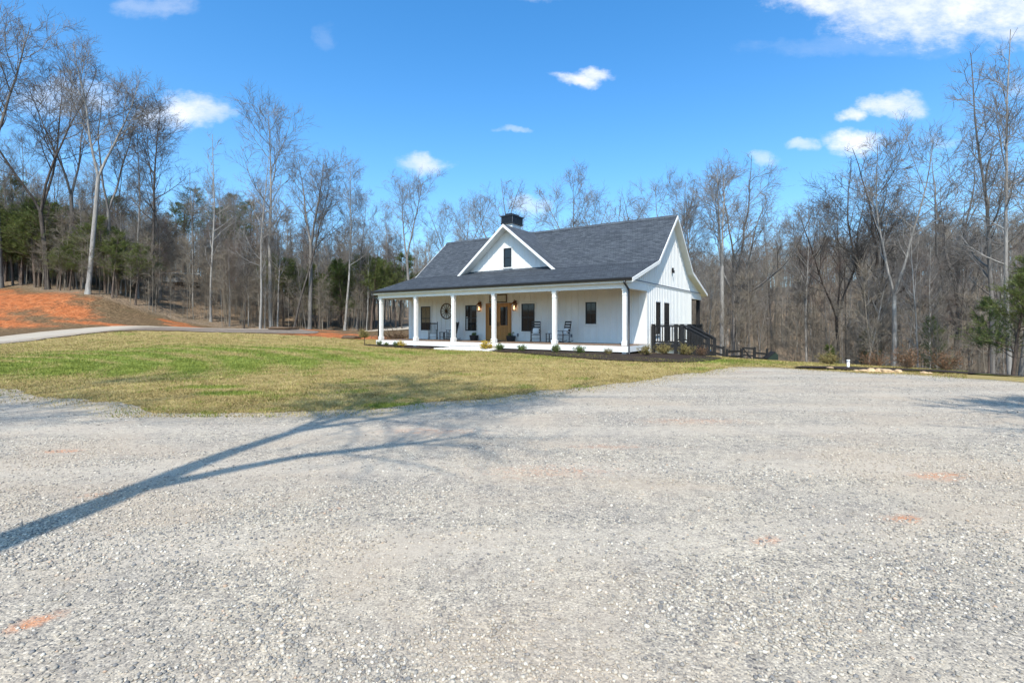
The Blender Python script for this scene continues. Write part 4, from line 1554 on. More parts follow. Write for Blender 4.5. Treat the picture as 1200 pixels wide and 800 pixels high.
def window(cx, w, z0, z1, y, parent, horiz=1, vert=1, blind=False, axis='y', sgn=-1, curtain=False):
    """a black framed window standing proud of a wall; axis y faces the front, axis x faces the gable side"""
    def bx(mb, a0, a1, d0, d1, c0, c1):
        if axis == 'y':
            mb.box(a0, a1, y + sgn * max(d0, d1), y + sgn * min(d0, d1), c0, c1) if sgn < 0 else mb.box(a0, a1, y + d0, y + d1, c0, c1)
        else:
            mb.box(y + min(d0, d1), y + max(d0, d1), a0, a1, c0, c1)
    f = MB()
    t = .055
    a0, a1 = cx - w / 2, cx + w / 2
    bx(f, a0, a0 + t, 0, .045, z0, z1)
    bx(f, a1 - t, a1, 0, .045, z0, z1)
    bx(f, a0 + t, a1 - t, 0, .044, z1 - t, z1)
    bx(f, a0 + t, a1 - t, 0, .044, z0, z0 + t)
    zm = (z0 + z1) / 2
    bx(f, a0 + t, a1 - t, 0, .036, zm - .025, zm + .025)
    for i in range(1, vert + 1):
        xx = a0 + w * i / (vert + 1)
        bx(f, xx - .011, xx + .011, .012, .026, z0 + t, z1 - t)
    fo = f.build('window', M_BLACK, parent)
    g = MB()
    bx(g, a0 + t, a1 - t, 0, .012, z0 + t, z1 - t)
    g.build('pane', M_GLASS, fo)
    tr = MB()
    e = .07
    bx(tr, a0 - e, a0 - .002, 0, .03, z0 - e, z1 + e)
    bx(tr, a1 + .002, a1 + e, 0, .03, z0 - e, z1 + e)
    bx(tr, a0 - .002, a1 + .002, 0, .03, z1 + .002, z1 + e)
    bx(tr, a0 - .002, a1 + .002, 0, .045, z0 - e, z0 - .002)
    tr.build('window_trim', M_TRIM, fo)
    if blind:
        q = MB()
        bx(q, a0 + t + .02, a1 - t - .02, .012, .016, zm - .3, z1 - t - .01)
        q.build('blind', M_BLIND, fo)
    if curtain:
        q = MB()
        bx(q, a0 + t + .01, a0 + t + .14, .012, .015, z0 + t + .02, zm + .1)
        q.build('curtain', M_CURTAIN, fo)
    return fo


window(-15.88, .92, 1.18, 2.87, 2.77, house, 1, 1, True)
window(-11.77, .95, 1.17, 2.87, 2.77, house, 1, 1, False, curtain=True)
window(-7.30, .95, 1.17, 2.87, 2.77, house, 1, 1)
window(-3.10, .66, 1.62, 2.86, 2.77, house, 1, 1)
window(-9.62, .62, 5.36, 6.62, 3.93, house, 1, 0)
window(4.55, .75, 1.05, 2.85, .124, house, 1, 1, False, 'x', 1)
window(6.15, .95, .62, 2.85, .124, house, 1, 1, False, 'x', 1)

# double front door
d = empty('front_door', (0, 0, 0), 0, None, None)
d.parent = house
x0, x1 = -10.52, -8.56
b = MB()
b.box(x0, x0 + .09, 2.70, 2.79, FLOOR, 2.86)
b.box(x1 - .09, x1, 2.70, 2.79, FLOOR, 2.86)
b.box(x0, x1, 2.699, 2.789, 2.861, 2.95)
b.build('door_frame', M_DOOR, d)
xm = (x0 + x1) / 2
for (a, c, s) in ((x0 + .1, xm - .008, 1), (xm + .008, x1 - .1, -1)):
    b = MB()
    b.box(a, a + .15, 2.73, 2.78, FLOOR + .03, 2.85)
    b.box(c - .15, c, 2.73, 2.78, FLOOR + .03, 2.85)
    b.box(a + .15, c - .15, 2.731, 2.779, FLOOR + .03, FLOOR + .30)
    b.box(a + .15, c - .15, 2.731, 2.779, FLOOR + .82, FLOOR + .98)
    b.box(a + .15, c - .15, 2.731, 2.779, 2.70, 2.85)
    b.box(a + .15, c - .15, 2.75, 2.778, FLOOR + .30, FLOOR + .82)
    leaf = b.build('door_leaf', M_DOOR, d)
    MB().box(a + .15, c - .15, 2.752, 2.77, FLOOR + .98, 2.70).build('pane', M_GLASS, leaf)
    hx = c - .06 if s > 0 else a + .06
    MB().bar((hx, 2.71, FLOOR + .92), (hx, 2.71, FLOOR + 1.2), .03, .02).build('handle', M_BLACK, leaf)
MB().box(-.05 + x0, x1 + .05, 2.35, 2.70, FLOOR + .001, FLOOR + .02).build('threshold_mat', M_WOODOLD, d)

# chimney
ch = MB().box(-12.15, -11.33, 7.0, 8.2, 7.4, 8.98).build('chimney', M_TRIM, house)
b = MB()
b.box(-12.28, -11.22, 6.88, 8.32, 8.98, 9.06)
b.box(-12.24, -11.26, 6.92, 8.28, 9.06, 9.52)
b.box(-12.30, -11.20, 6.86, 8.34, 9.52, 9.60)
b.box(-12.05, -11.45, 7.1, 8.1, 9.6, 9.76)
for k in range(8):
    b.box(-12.255, -11.245, 6.905, 8.295, 9.10 + k * .05, 9.125 + k * .05)
b.build('chimney_cap', M_BLACK, ch)
MB().box(-11.262, -11.242, 6.898, 6.92, 9.0, 9.7).build('corner_highlight', M_SHFASC, ch)  # added pale strip, the highlight along the cap's near corner

# gable lamp
lp = MB().box(.124, .20, 7.28, 7.46, 4.74, 5.02)
lp.box(.20, .26, 7.31, 7.43, 4.70, 4.86)
lp.build('gable_lamp', M_BLACK, house)
# porch sockets
for x in (-8.06, -4.34):
    MB().box(x - .06, x + .06, 2.745, 2.767, .86, 1.04).build('socket_box', M_SHFASC, house)

# back porch
bp = MB().box(-17.6, .1, 11.88, 14.75, FLOOR - .06, FLOOR).build('back_porch_floor', M_DECK, house)
MB().box(-17.5, .05, 14.45, 14.69, 3.36, 3.64).build('porch_beam', M_BLACKW, house)
for x in (-.08, -5.5, -11, -17.3):
    MB().box(x - .11, x + .11, 14.44, 14.66, -1.0, 3.36).build('back_porch_post', M_BLACKW, house)
b = MB()
b.box(-.12, -.02, 11.9, 14.44, FLOOR + 1.0, FLOOR + 1.05)
b.box(-.10, -.04, 11.9, 14.44, FLOOR + .10, FLOOR + .15)
y = 11.97
while y < 14.4:
    b.box(-.09, -.05, y, y + .05, FLOOR + .15, FLOOR + 1.0)
    y += .12
b.box(-.14, .099, 11.88, 14.44, -.75, FLOOR - .065)
b.build('back_porch_railing', M_BLACKW, house)

# ------------------------------------------------------------------ side deck with stairs (bolted to the house)
dk = empty('side_deck', tuple(hl(0, 0)), HROT, 'black stained side deck with railings and stairs at the gable end', 'deck')
DXO = 1.75
MB().box(.15, DXO, 3.5, 7.6, FLOOR - .04, FLOOR - .005).build('deck_floor', M_BLACKW, dk)
b = MB()
b.box(.15, DXO, 3.46, 3.498, FLOOR - .30, FLOOR)
b.box(DXO + .002, DXO + .04, 3.46, 7.6, FLOOR - .30, FLOOR)
b.build('rim_joist', M_BLACKW, dk)


def rail(a, c, name, post_a=True, post_c=True, step=.125):
    a, c = Vector(a), Vector(c)
    b = MB()
    b.bar(a + Vector((0, 0, 1.03)), c + Vector((0, 0, 1.03)), .13, .04)
    b.bar(a + Vector((0, 0, .94)), c + Vector((0, 0, .94)), .04, .09)
    b.bar(a + Vector((0, 0, .10)), c + Vector((0, 0, .10)), .04, .09)
    L = (c - a).length
    n = int(L / step)
    for i in range(1, n):
        p = a + (c - a) * i / n
        b.box(p.x - .022, p.x + .022, p.y - .022, p.y + .022, p.z + .1, p.z + .95)
    return b.build(name, M_BLACKW, dk)


rail((.2, 3.52, FLOOR), (DXO, 3.52, FLOOR), 'railing')
rail((DXO, 4.9, FLOOR), (DXO, 7.6, FLOOR), 'railing')
rail((.2, 7.6, FLOOR), (DXO, 7.6, FLOOR), 'railing')
for (x, y) in ((.22, 3.52), (DXO, 3.52), (DXO - .32, 3.52), (DXO, 4.9), (DXO, 6.2), (DXO, 7.6)):
    MB().box(x - .08, x + .08, y - .08, y + .08, hz(*hl(x, y)[:2]) - .2, FLOOR + 1.06).build('deck_post', M_BLACKW, dk)
# stairs go down to the right
zb = hz(*hl(3.05, 4.2)[:2])
n = 4
for i in range(n - 1):
    z = FLOOR - (FLOOR - zb) * (i + 1) / n
    xx = DXO + .05 + i * .33
    MB().box(xx, xx + .31, 3.56, 4.86, z - .04, z).build('stair_tread', M_BLACKW, dk)
for y in (3.52, 4.9):
    MB().bar((DXO + .03, y, FLOOR - .18), (DXO + 1.25, y, zb + .02), .045, .28).build('stringer', M_BLACKW, dk)
    b = MB()
    b.bar((DXO, y, FLOOR + 1.03), (DXO + 1.32, y, zb + .98), .14, .045)
    b.bar((DXO, y, FLOOR + .93), (DXO + 1.32, y, zb + .88), .04, .10)
    b.bar((DXO, y, FLOOR + .12), (DXO + 1.3, y, zb + .12), .04, .08)
    for k in range(1, 10):
        f = k / 10
        p = DXO + 1.3 * f
        z = FLOOR + (zb - FLOOR) * f
        b.box(p - .018, p + .018, y - .018, y + .018, z + .12, z + .93)
    b.build('stair_rail', M_BLACKW, dk)
    MB().box(DXO + 1.24, DXO + 1.38, y - .07, y + .07, zb - .25, zb + .98).build('newel_post', M_BLACKW, dk)
MB().box(.3, 1.55, 3.62, 3.9, -.2, FLOOR - .31).build('footing', M_TRIM, dk)


# ------------------------------------------------------------------ porch things
def rocker(name, loc, rz, label, cat='rocking chair', group=None, cushion=False, slat='h'):
    r = empty(name, loc, rz, label, cat, group)
    for s in (-.27, .27):
        b = MB()
        pts = []
        for k in range(9):
            f = k / 8
            y = -.52 + 1.04 * f
            pts.append((s, y, .03 + .10 * ((f - .5) * 2) ** 2))
        b.tube(pts, .018, 6)
        b.build('rocker', M_BLACK, r)
        MB().tube([(s, -.24, .04), (s, -.25, .66)], .021, 7).build('leg', M_BLACK, r)
        MB().tube([(s, .22, .04), (s * .97, .24, .45), (s * .93, .40, 1.22)], .021, 7).build('leg', M_BLACK, r)
        MB().box(s - .045, s + .045, -.31, .29, .655, .68).build('armrest', M_BLACK, r)
    b = MB()
    for k in range(7):
        y = -.26 + k * .075
        b.box(-.26, .26, y, y + .062, .42, .445)
    b.build('seat', M_BLACK, r)
    b = MB()
    if slat == 'h':
        for k in range(5):
            z = .56 + k * .155
            y = .27 + (z - .45) * .20
            b.bar((-.25, y, z), (.25, y, z), .022, .085)
    else:
        for k in range(6):
            x = -.21 + k * .084
            b.bar((x, .265, .46), (x * 1.05, .42, 1.16), .06, .02, (1, 0, 0))
        b.bar((-.27, .40, 1.09), (.27, .40, 1.09), .03, .07)
    b.build('backrest', M_BLACK, r)
    MB().tube([(-.27, -.24, .22), (.27, -.24, .22)], .014, 6).build('stretcher', M_BLACK, r)
    if cushion:
        cb = bmesh.new()
        bmesh.ops.create_icosphere(cb, subdivisions=3, radius=1)
        for v in cb.verts:
            c = v.co
            q = Vector([math.copysign(abs(t) ** .55, t) for t in c])
            v.co = Vector((q.x * .19, c.y * .07 * (1 - .3 * abs(c.x)), q.z * .19))
        me = bpy.data.meshes.new('cushion')
        cb.to_mesh(me)
        cb.free()
        for p in me.polygons:
            p.use_smooth = True
        me.materials.append(M_PILLOW)
        o = link('throw_cushion', me, None, None)
        m_w = Matrix.Translation(loc) @ Matrix.Rotation(rz, 4, 'Z') @ Matrix.Translation((0, .20, .65)) @ Matrix.Rotation(R(-14), 4, 'X')
        o.matrix_world = m_w
        tag(o, cushion, 'cushion', 'white cushions on the rocking chairs')
    return r


G = 'black rocking chairs on the porch'
rocker('rocking_chair', hl(-6.15, 1.75, FLOOR), HROT + R(28), 'black rocking chair with white cushion standing in front of the window right of the door', group=G, cushion='white cushion in the rocking chair in front of the porch window')
rocker('rocking_chair', hl(-4.35, 1.75, FLOOR), HROT - R(22), 'black rocking chair with white cushion nearest to the right end of the porch', group=G, cushion='white cushion in the rocking chair nearest the right end of the porch')
rocker('rocking_chair', hl(-14.2, 1.7, FLOOR), HROT + R(35), 'black slatted rocking chair below the left end window and wagon wheel', group=G, slat='v')
rocker('rocking_chair', hl(-12.55, 1.7, FLOOR), HROT - R(30), 'black slatted rocking chair half hidden by the post left of the steps', group=G, slat='v')


def side_table(loc, rz, label):
    r = empty('side_table', loc, rz, label, 'table', 'small black porch tables')
    MB().box(-.24, .24, -.22, .22, .50, .53).build('table_top', M_BLACK, r, bevel=.006)
    for sx in (-1, 1):
        for sy in (-1, 1):
            MB().box(sx * .2 - .02, sx * .2 + .02, sy * .18 - .02, sy * .18 + .02, 0, .5).build('leg', M_BLACK, r)
    MB().box(-.2, .2, -.18, .18, .18, .20).build('shelf', M_BLACK, r)


side_table(hl(-5.22, 1.9, FLOOR), HROT, 'small black table between the two cushioned rocking chairs')
side_table(hl(-13.35, 1.85, FLOOR), HROT, 'small black table between the two slatted rocking chairs')
b = MB().lathe([(.0, 0), (.045, 0), (.052, .03), (.05, .12), (.04, .13), (.0, .13)], (0, 0, 0), 12)
o = b.build('candle_jar', M_PILLOW, None, hl(-5.3, 1.85, FLOOR + .53))
tag(o, 'white candle jar on the small table between the cushioned chairs', 'jar')


def planter(loc, label, seed):
    r = empty('planter', loc, HROT, label, 'planter', 'black planter boxes beside the front door')
    b = MB()
    b.add([(-.17, -.17, 0), (.17, -.17, 0), (.17, .17, 0), (-.17, .17, 0), (-.22, -.22, .34), (.22, -.22, .34), (.22, .22, .34), (-.22, .22, .34), (-.18, -.18, .34), (.18, -.18, .34), (.18, .18, .34), (-.18, .18, .34), (-.18, -.18, .30), (.18, -.18, .30), (.18, .18, .30), (-.18, .18, .30)],
          [(3, 2, 1, 0), (0, 1, 5, 4), (1, 2, 6, 5), (2, 3, 7, 6), (3, 0, 4, 7), (4, 5, 9, 8), (5, 6, 10, 9), (6, 7, 11, 10), (7, 4, 8, 11), (8, 9, 13, 12), (9, 10, 14, 13), (10, 11, 15, 14), (11, 8, 12, 15), (12, 13, 14, 15)])
    b.build('pot', M_BLACK, r)
    st, lf = shrub_geo(seed, .16, .14, 400, .05, .025, 8)
    p = link('plant', st.mesh('plant', M_STEM), r, (0, 0, .31))
    link('foliage', lf.mesh('foliage', M_LEAF_G, False, True), p)


planter(hl(-11.2, 2.35, FLOOR), 'black planter with green sprig left of the front door', 1)
planter(hl(-8.3, 2.35, FLOOR), 'black planter with green sprig right of the front door', 2)


def lantern(loc, label):
    r = empty('wall_lantern', loc, HROT, label, 'lantern', 'copper gas lanterns beside the front door')
    # loc is the wall point; the lantern hangs forward (-y)
    MB().box(-.06, .06, -.03, 0, -.12, .30).build('back_plate', M_COPPER, r)
    b = MB().tube([(0, -.02, .26), (0, -.10, .36), (0, -.17, .33), (0, -.17, .27)], .011, 6)
    b.build('bracket', M_COPPER, r)
    b = MB()
    for sx in (-1, 1):
        for sy in (-1, 1):
            b.bar((sx * .07, -.17 + sy * .07, -.30), (sx * .115, -.17 + sy * .115, .08), .018, .018)
    b.box(-.09, .09, -.26, -.08, -.33, -.29)
    b.build('cage', M_COPPER, r)
    b = MB()
    b.add([(-.15, -.32, .08), (.15, -.32, .08), (.15, -.02, .08), (-.15, -.02, .08), (-.04, -.21, .22), (.04, -.21, .22), (.04, -.13, .22), (-.04, -.13, .22)], [(3, 2, 1, 0), (4, 5, 6, 7), (0, 1, 5, 4), (1, 2, 6, 5), (2, 3, 7, 6), (3, 0, 4, 7)])
    b.box(-.05, .05, -.22, -.12, .22, .27)
    b.build('roof_cap', M_COPPER, r)
    MB().lathe([(.001, -.26), (.03, -.25), (.035, -.14), (.02, -.06), (.001, -.02)], (0, -.17, 0), 10).build('bulb', M_BULB, r)


lantern(hl(-10.98, 2.765, 2.78), 'lit copper lantern on the wall left of the front door')
lantern(hl(-8.22, 2.765, 2.78), 'lit copper lantern on the wall right of the front door')

# sign over the door, framed, lettering too small to read
sg = empty('wall_sign', tuple(hl(-9.56, 2.765, 3.25)), HROT, 'long pale framed board hung over the front door', 'sign')
MB().box(-.62, .62, -.02, 0, -.2, .2).build('board', M_SIGN, sg)
b = MB()
b.box(-.67, .67, -.045, 0, .2, .25)
b.box(-.67, .67, -.045, 0, -.25, -.2)
b.box(-.67, -.62, -.045, 0, -.2, .2)
b.box(.62, .67, -.045, 0, -.2, .2)
b.build('frame', M_WOODOLD, sg)

# wagon wheel
wl = empty('wagon_wheel', tuple(hl(-13.93, 2.75, 2.50)), HROT, 'old dark wooden wagon wheel hung on the porch wall', 'wheel')
n = 36
V, F = [], []
for k in range(n):
    t = 2 * PI * k / n
    for (r_, y_) in ((.55, -.03), (.55, .0), (.49, .0), (.49, -.03)):
        V.append((r_ * math.cos(t), y_, r_ * math.sin(t)))
for k in range(n):
    for j in range(4):
        F.append((k * 4 + j, k * 4 + (j + 1) % 4, ((k + 1) % n) * 4 + (j + 1) % 4, ((k + 1) % n) * 4 + j))
MB().add(V, F).build('rim', M_WOODOLD, wl)
for k in range(12):
    t = 2 * PI * k / 12
    MB().tube([(.06 * math.cos(t), -.02, .06 * math.sin(t)), (.49 * math.cos(t), -.015, .49 * math.sin(t))], [.02, .014], 6).build('spoke', M_WOODOLD, wl)
b = MB()
V, F = [], []
for (r_, y_) in ((.001, -.10), (.06, -.10), (.09, -.04), (.09, 0)):
    for k in range(14):
        t = 2 * PI * k / 14
        V.append((r_ * math.cos(t), y_, r_ * math.sin(t)))
for i in range(3):
    for k in range(14):
        F.append((i * 14 + k, i * 14 + (k + 1) % 14, (i + 1) * 14 + (k + 1) % 14, (i + 1) * 14 + k))
b.add(V, F, True).build('hub', M_WOODOLD, wl)

# ------------------------------------------------------------------ foundation planting
shr = {}
for key, args, mat in (('gold', (41, .30, .34, 1800, .05, .022, 18), M_LEAF_Y), ('green', (42, .20, .2, 900, .045, .02, 12), M_LEAF_G), ('olive', (43, .34, .28, 1300, .07, .012, 18), M_LEAF_O), ('rust', (44, .5, .5, 650, .07, .018, 30), M_LEAF_R), ('dark', (45, .5, .5, 5200, .05, .03, 30), M_LEAF_G)):
    st, lf = shrub_geo(*args)
    shr[key] = (st.mesh('stems', M_STEM), lf.mesh('foliage', mat, False, True))


def shrub(key, loc, s, label, rot, group='small shrubs in the mulch bed', name='shrub', sz=None):
    r = empty(name, loc, rot, label, 'shrub', group)
    r.scale = (s, s, sz or s)
    link('stems', shr[key][0], r)
    link('foliage', shr[key][1], r)


def gh(x, y, dz=.03):
    q = hl(x, y)
    return Vector((q.x, q.y, hz(q.x, q.y) + dz))


plants = [
    ('gold', -14.6, -.75, .95, 'golden yellow shrub in front of the second porch post from the left'),
    ('gold', -7.75, -.95, 1.25, 'tall golden yellow shrub at the right end of the porch steps'),
    ('green', -16.9, -.6, 1.2, 'small green shrub nearest the left corner post'),
    ('green', -16.2, -.6, .9, 'smaller green shrub second from the left corner post'),
    ('green', -15.2, -.65, 1.2, 'green shrub just left of the left golden shrub'),
    ('green', -6.9, -.8, 1.5, 'green shrub just right of the tall golden one'),
    ('green', -5.45, -.85, 1.3, 'green shrub midway between the golden one and the next post'),
    ('green', -3.35, -.9, 1.5, 'green shrub in front of the second porch post from the right'),
    ('green', -2.0, -.9, 1.4, 'green shrub between the last two porch posts'),
    ('olive', -.55, -.8, .8, 'thin brown grass clump beside the downspout of the right corner post'),
    ('olive', 1.0, .2, 1.3, 'rounded olive brown shrub in the bed right of the corner post'),
    ('olive', 1.3, 1.9, 1.4, 'wide tan shrub against the left end of the side deck'),
    ('olive', 2.1, 2.6, 1.5, 'taller twiggy tan shrub in front of the side deck railing'),
    ('rust', 2.9, 2.8, .8, 'brown twiggy shrub at the foot of the side deck stairs'),
]
for i, (k, x, y, s, lab) in enumerate(plants):
    shrub(k, gh(x, y), s * .8, lab, i * 1.3)

# small round headed tree on the lawn left of the porch
st, lf = shrub_geo(51, .42, .34, 1500, .06, .03, 16)
x, y = (427 - 600) / 580 * 33.5, 33.5
tp = empty('small_tree', (x, y, hz(x, y)), 0, 'knee high young evergreen tree on the lawn left of the porch', 'tree')
MB().tube([(0, 0, -.1), (.01, 0, .4), (0, .01, .9)], [.03, .025, .015], 7).build('trunk', M_STEM, tp)
c = link('crown', lf.mesh('crown', M_LEAF_O, False, True), tp, (0, 0, .45))

# shrubs near the tree line
x, y = (1062 - 600) / 580 * 19.0, 19.0
shrub('rust', (x, y, hz(x, y)), 1.0, 'rusty brown twiggy shrub at the edge of the gravel near the white stem', .4, 'shrubs at the edge of the woods', sz=1.1)
x, y = (972 - 600) / 580 * 21.0, 21.0
shrub('olive', (x, y, hz(x, y)), 1.1, 'yellow green low shrub left of the white post', 1.4, 'shrubs at the edge of the woods')
x, y = (1025 - 600) / 580 * 24.0, 24.0
shrub('rust', (x, y, hz(x, y)), 1.2, 'low tangle of rusty branches behind the white post', 2.4, 'shrubs at the edge of the woods')
x, y = (1110 - 600) / 580 * 19.5, 19.5
shrub('rust', (x, y, hz(x, y)), 1.1, 'small brown shrub in front of the woods left of the right edge pines', 3.4, 'shrubs at the edge of the woods')

# ------------------------------------------------------------------ fence behind the house
fd = Vector((1, .10, 0)).normalized()


def fpt(px, D):
    x = (px - 600) / 580 * D
    return Vector((x, D, hz(x, D)))


def fence_panel(a, c, label, rails, h, name='rail_fence', post=True, first=True):
    r = empty(name, tuple(a), 0, label, 'fence', 'black rail fence behind the house')
    o = a
    for z in rails:
        MB().bar(a - o + Vector((0, 0, z)), c - o + Vector((0, 0, z)), .04, .15).build('rail', M_BLACKW, r)
    ends = [c] if not first else [a, c]
    for e in ends:
        q = e - o
        MB().box(q.x - .07, q.x + .07, q.y - .06, q.y + .06, q.z - .3, q.z + h).build('post', M_BLACKW, r)


f0, f1, f2, f3, f4 = fpt(800, 35), fpt(852, 36.5), fpt(869, 39), fpt(884.5, 39.2), fpt(899, 39.6)
fence_panel(f0, fpt(848, 36.4), 'black three rail fence panel right beside the deck stairs', (.25, .65, 1.15), 1.3)
fence_panel(f1, f2, 'black rail fence panel between the stairs panel and the gate', (.15, .55, .95), 1.15)
g = empty('fence_gate', tuple(f2), 0, 'black wooden gate with diagonal brace in the rail fence', 'gate')
q = f3 - f2
b = MB()
b.bar((.1, 0, .08), (.1, 0, 1.28), .08, .05)
b.bar((q.x - .1, q.y, q.z + .08), (q.x - .1, q.y, q.z + 1.28), .08, .05)
for z in (.14, .65, 1.22):
    b.bar((.1, -.01, z), (q.x - .1, q.y - .01, q.z + z), .05, .12)
b.build('gate_frame', M_BLACKW, g)
MB().bar((.12, -.05, 1.15), (q.x - .12, q.y - .05, q.z + .2), .03, .10).build('brace', M_BLACKW, g)
for z in (.4, .9):
    MB().bar((.1, .02, z), (q.x - .1, q.y + .02, q.z + z), .03, .06).build('cross_rail', M_BLACKW, g)
fence_panel(f3, f4, 'black rail fence panel right of the gate', (.15, .5, .9), 1.35)
q = fpt(903, 39.4)
bx_ = empty('storage_bin', tuple(q), 0, 'dark green bin with a sloped lid at the right end of the fence', 'bin')
MB().prism_y([(-.42, -.1), (.42, -.1), (.42, .92), (.2, 1.12), (-.42, .6)], -.35, .35).build('body', simple('bin_green', (.018, .03, .022), .6, .3), bx_)
MB().bar((-.46, 0, .62), (.2, 0, 1.16), .76, .04, (0, 0, 1)).build('lid', M_BLACKW, bx_)

# white and blue bucket beside the stairs
q = fpt(829.5, 29)
bk = empty('bucket', tuple(q), 0, 'white bucket with a blue band beside the foot of the deck stairs', 'bucket')
MB().lathe([(.0, 0), (.15, 0), (.155, .17), (.16, .17), (.17, .5), (.18, .5), (.16, .49), (.0, .49)]).build('body', M_TRIM, bk)
MB().lathe([(.163, .18), (.169, .19), (.174, .34), (.172, .35)]).build('band', simple('blue_band', (.03, .12, .35), .5, .4), bk)

# white vent pipe with rock edged bed
q = Vector(((994 - 600) / 580 * 18.2, 18.2, 0))
q.z = hz(q.x, q.y)
b = MB().tube([(0, 0, -.2), (0, 0, .30)], .045, 12)
b.lathe([(.0, .33), (.055, .33), (.06, .27), (.046, .27)])
o = b.build('vent_pipe', M_TRIM, None, q)
tag(o, 'white capped pipe standing in the dark bed beyond the gravel', 'pipe')
M_ROCK = simple('tan_rock', (.46, .32, .19), .9, .2, .35, 3, bstr=.6, bscale=9)
rk = []
RS = .72
for k, (px, D, s) in enumerate(((972, 17.5, .22), (1003, 16.9, .12), (1012, 16.8, .18), (1020, 16.7, .24), (1030, 16.6, .22), (1038, 16.5, .26), (1047, 16.5, .16), (1053, 16.4, .2), (1083, 16.2, .16), (1090, 16.1, .12))):
    bm = bmesh.new()
    bmesh.ops.create_icosphere(bm, subdivisions=3, radius=1)
    rr = random.Random(k)
    s *= RS
    ph = [rr.random() * 6 for _ in range(6)]
    for v in bm.verts:
        c = v.co
        f = 1 + .13 * math.sin(c.x * 3 + ph[0]) + .12 * math.sin(c.y * 4 + ph[1]) + .1 * math.sin(c.z * 5 + ph[2]) + .05 * math.sin(c.x * 9 + ph[3]) * math.sin(c.y * 8 + ph[4])
        v.co = Vector((c.x * f * s, c.y * f * s * .8, c.z * f * s * .5))
    me = bpy.data.meshes.new('rock')
    bm.to_mesh(me)
    bm.free()
    me.materials.append(M_ROCK)
    x = (px - 600) / 580 * D
    o = link('rock', me, None, (x, D, hz(x, D) + s * .22))
    labs = ['separate tan rock at the far left of the bed edge', 'smallest tan rock between the lone rock and the row of bed stones', 'first tan stone of the row edging the dark bed', 'second tan stone of the row edging the dark bed',
            'third tan stone of the row edging the dark bed', 'largest tan stone in the middle of the row edging the bed', 'small tan stone after the largest one of the bed edge', 'last tan stone at the right end of the row edging the bed',
            'flat tan stone in the grass below the rusty shrub', 'small tan stone right of the flat one below the rusty shrub']
    tag(o, labs[k], 'rock', 'tan rocks edging the dark bed')

# brush pile and logs beyond the porch
rng = np.random.RandomState(8)
x, y = (466 - 600) / 580 * 41, 41
bpz = hz(x, y)
b = Geo()
n = 90
st = np.c_[rng.randn(n) * .7, rng.randn(n) * .4, .05 + .25 * rng.rand(n)]
dd = rng.randn(n, 3)
dd[:, 2] = np.abs(dd[:, 2]) * .35
dd /= np.linalg.norm(dd, axis=1)[:, None]
P1, R1 = grow(rng, st, dd, .5 + .9 * rng.rand(n), np.full(n, .03), np.full(n, .012), 4, .1, 0)
b.tubes(P1, R1, 5)
o = link('brush_pile', b.mesh('brush_pile', M_WOODOLD), None, (x, y, bpz))
tag(o, 'dark pile of cut branches on the ground seen past the left end of the porch', 'brush pile')
x, y = (410 - 600) / 580 * 40, 40
b = MB()
for k in range(6):
    b.tube([(-.6 + .05 * k, .1 * k - .2, .1 + .07 * (k % 3)), (.5 + .08 * k, .12 * k - .3, .1 + .06 * (k % 2))], .07, 8)
o = b.build('log_pile', M_WOODOLD, None, (x, y, hz(x, y)))
tag(o, 'small heap of dark logs on the red soil left of the porch', 'logs')
x, y = (330 - 600) / 580 * 46, 46
b = MB()
for k in range(5):
    b.tube([(-1.1 + .1 * k, .1 * k - .2, .12 + .05 * (k % 3)), (.9 + .15 * k, .12 * k - .3, .12 + .05 * (k % 2))], .09, 8)
o = b.build('log_pile', M_WOODOLD, None, (x, y, hz(x, y)))
tag(o, 'low dark heap of logs lying on the gravel drive at the lawn edge', 'logs')

# neighbour's white trailer in the woods on the left
x, y = (217 - 600) / 580 * 74, 74
tz = EYE + (380 - 331) / 580 * 74
tr_ = empty('white_trailer', (x, y, tz), R(12), 'white flat roofed trailer seen through the trees of the left woods', 'trailer')
tr_.scale = (.85, .85, .7)
gz_ = hz(x, y)
MB().box(-2.9, -.6, -1.4, 1.4, 0, 1.7).build('body', M_TRIM, tr_)
MB().prism_x([(-1.9, 1.62), (1.9, 2.1), (1.9, 2.2), (-1.9, 1.82)], -3.1, 3.0).build('roof', M_TRIM, tr_)
for xx in (-2.8, 0.2, 2.8):
    MB().box(xx - .06, xx + .06, -1.75, -1.63, gz_ - tz - .4, 1.72).build('post', M_BLACKW, tr_)
MB().box(-2.1, -1.4, -1.43, -1.401, .7, 1.3).build('window', M_GLASS, tr_)
MB().box(-2.9, 2.9, -1.3, 1.3, gz_ - tz - .3, -.005).build('skirting', M_WOODOLD, tr_)


# ------------------------------------------------------------------ loose stones on the gravel (relief in the foreground)
def mat_stone():
    m, t, b = material('loose_stone', 0.85, 0.25)
    r_ = t.attr('rnd').outputs['Fac']
    c = t.ramp(r_, [(0.0, (0.07, 0.072, 0.08)), (0.14, (0.13, 0.133, 0.142)), (0.32, (0.21, 0.193, 0.165)), (0.6, (0.37, 0.328, 0.266)), (0.85, (0.51, 0.455, 0.37)), (0.97, (0.70, 0.635, 0.535)), (1.0, (0.42, 0.26, 0.16))])
    c = t.mix(.3, c, t.ramp(t.noise(60, 4, .7, geo_pos(t)), [(.3, (.19, .175, .155)), (.7, (.46, .415, .35))]))
    tn = t.step(t.noise(0.42, 6, 0.62, t.scaled(geo_pos(t), (0.75, 1.35, 1)), 0.4), 0.45, 0.63)
    c = t.mix(t.math('MULTIPLY', tn, .4), c, (0.42, 0.335, 0.245))
    t.set(b, 'Base Color', c)
    return m


M_STONE = mat_stone()


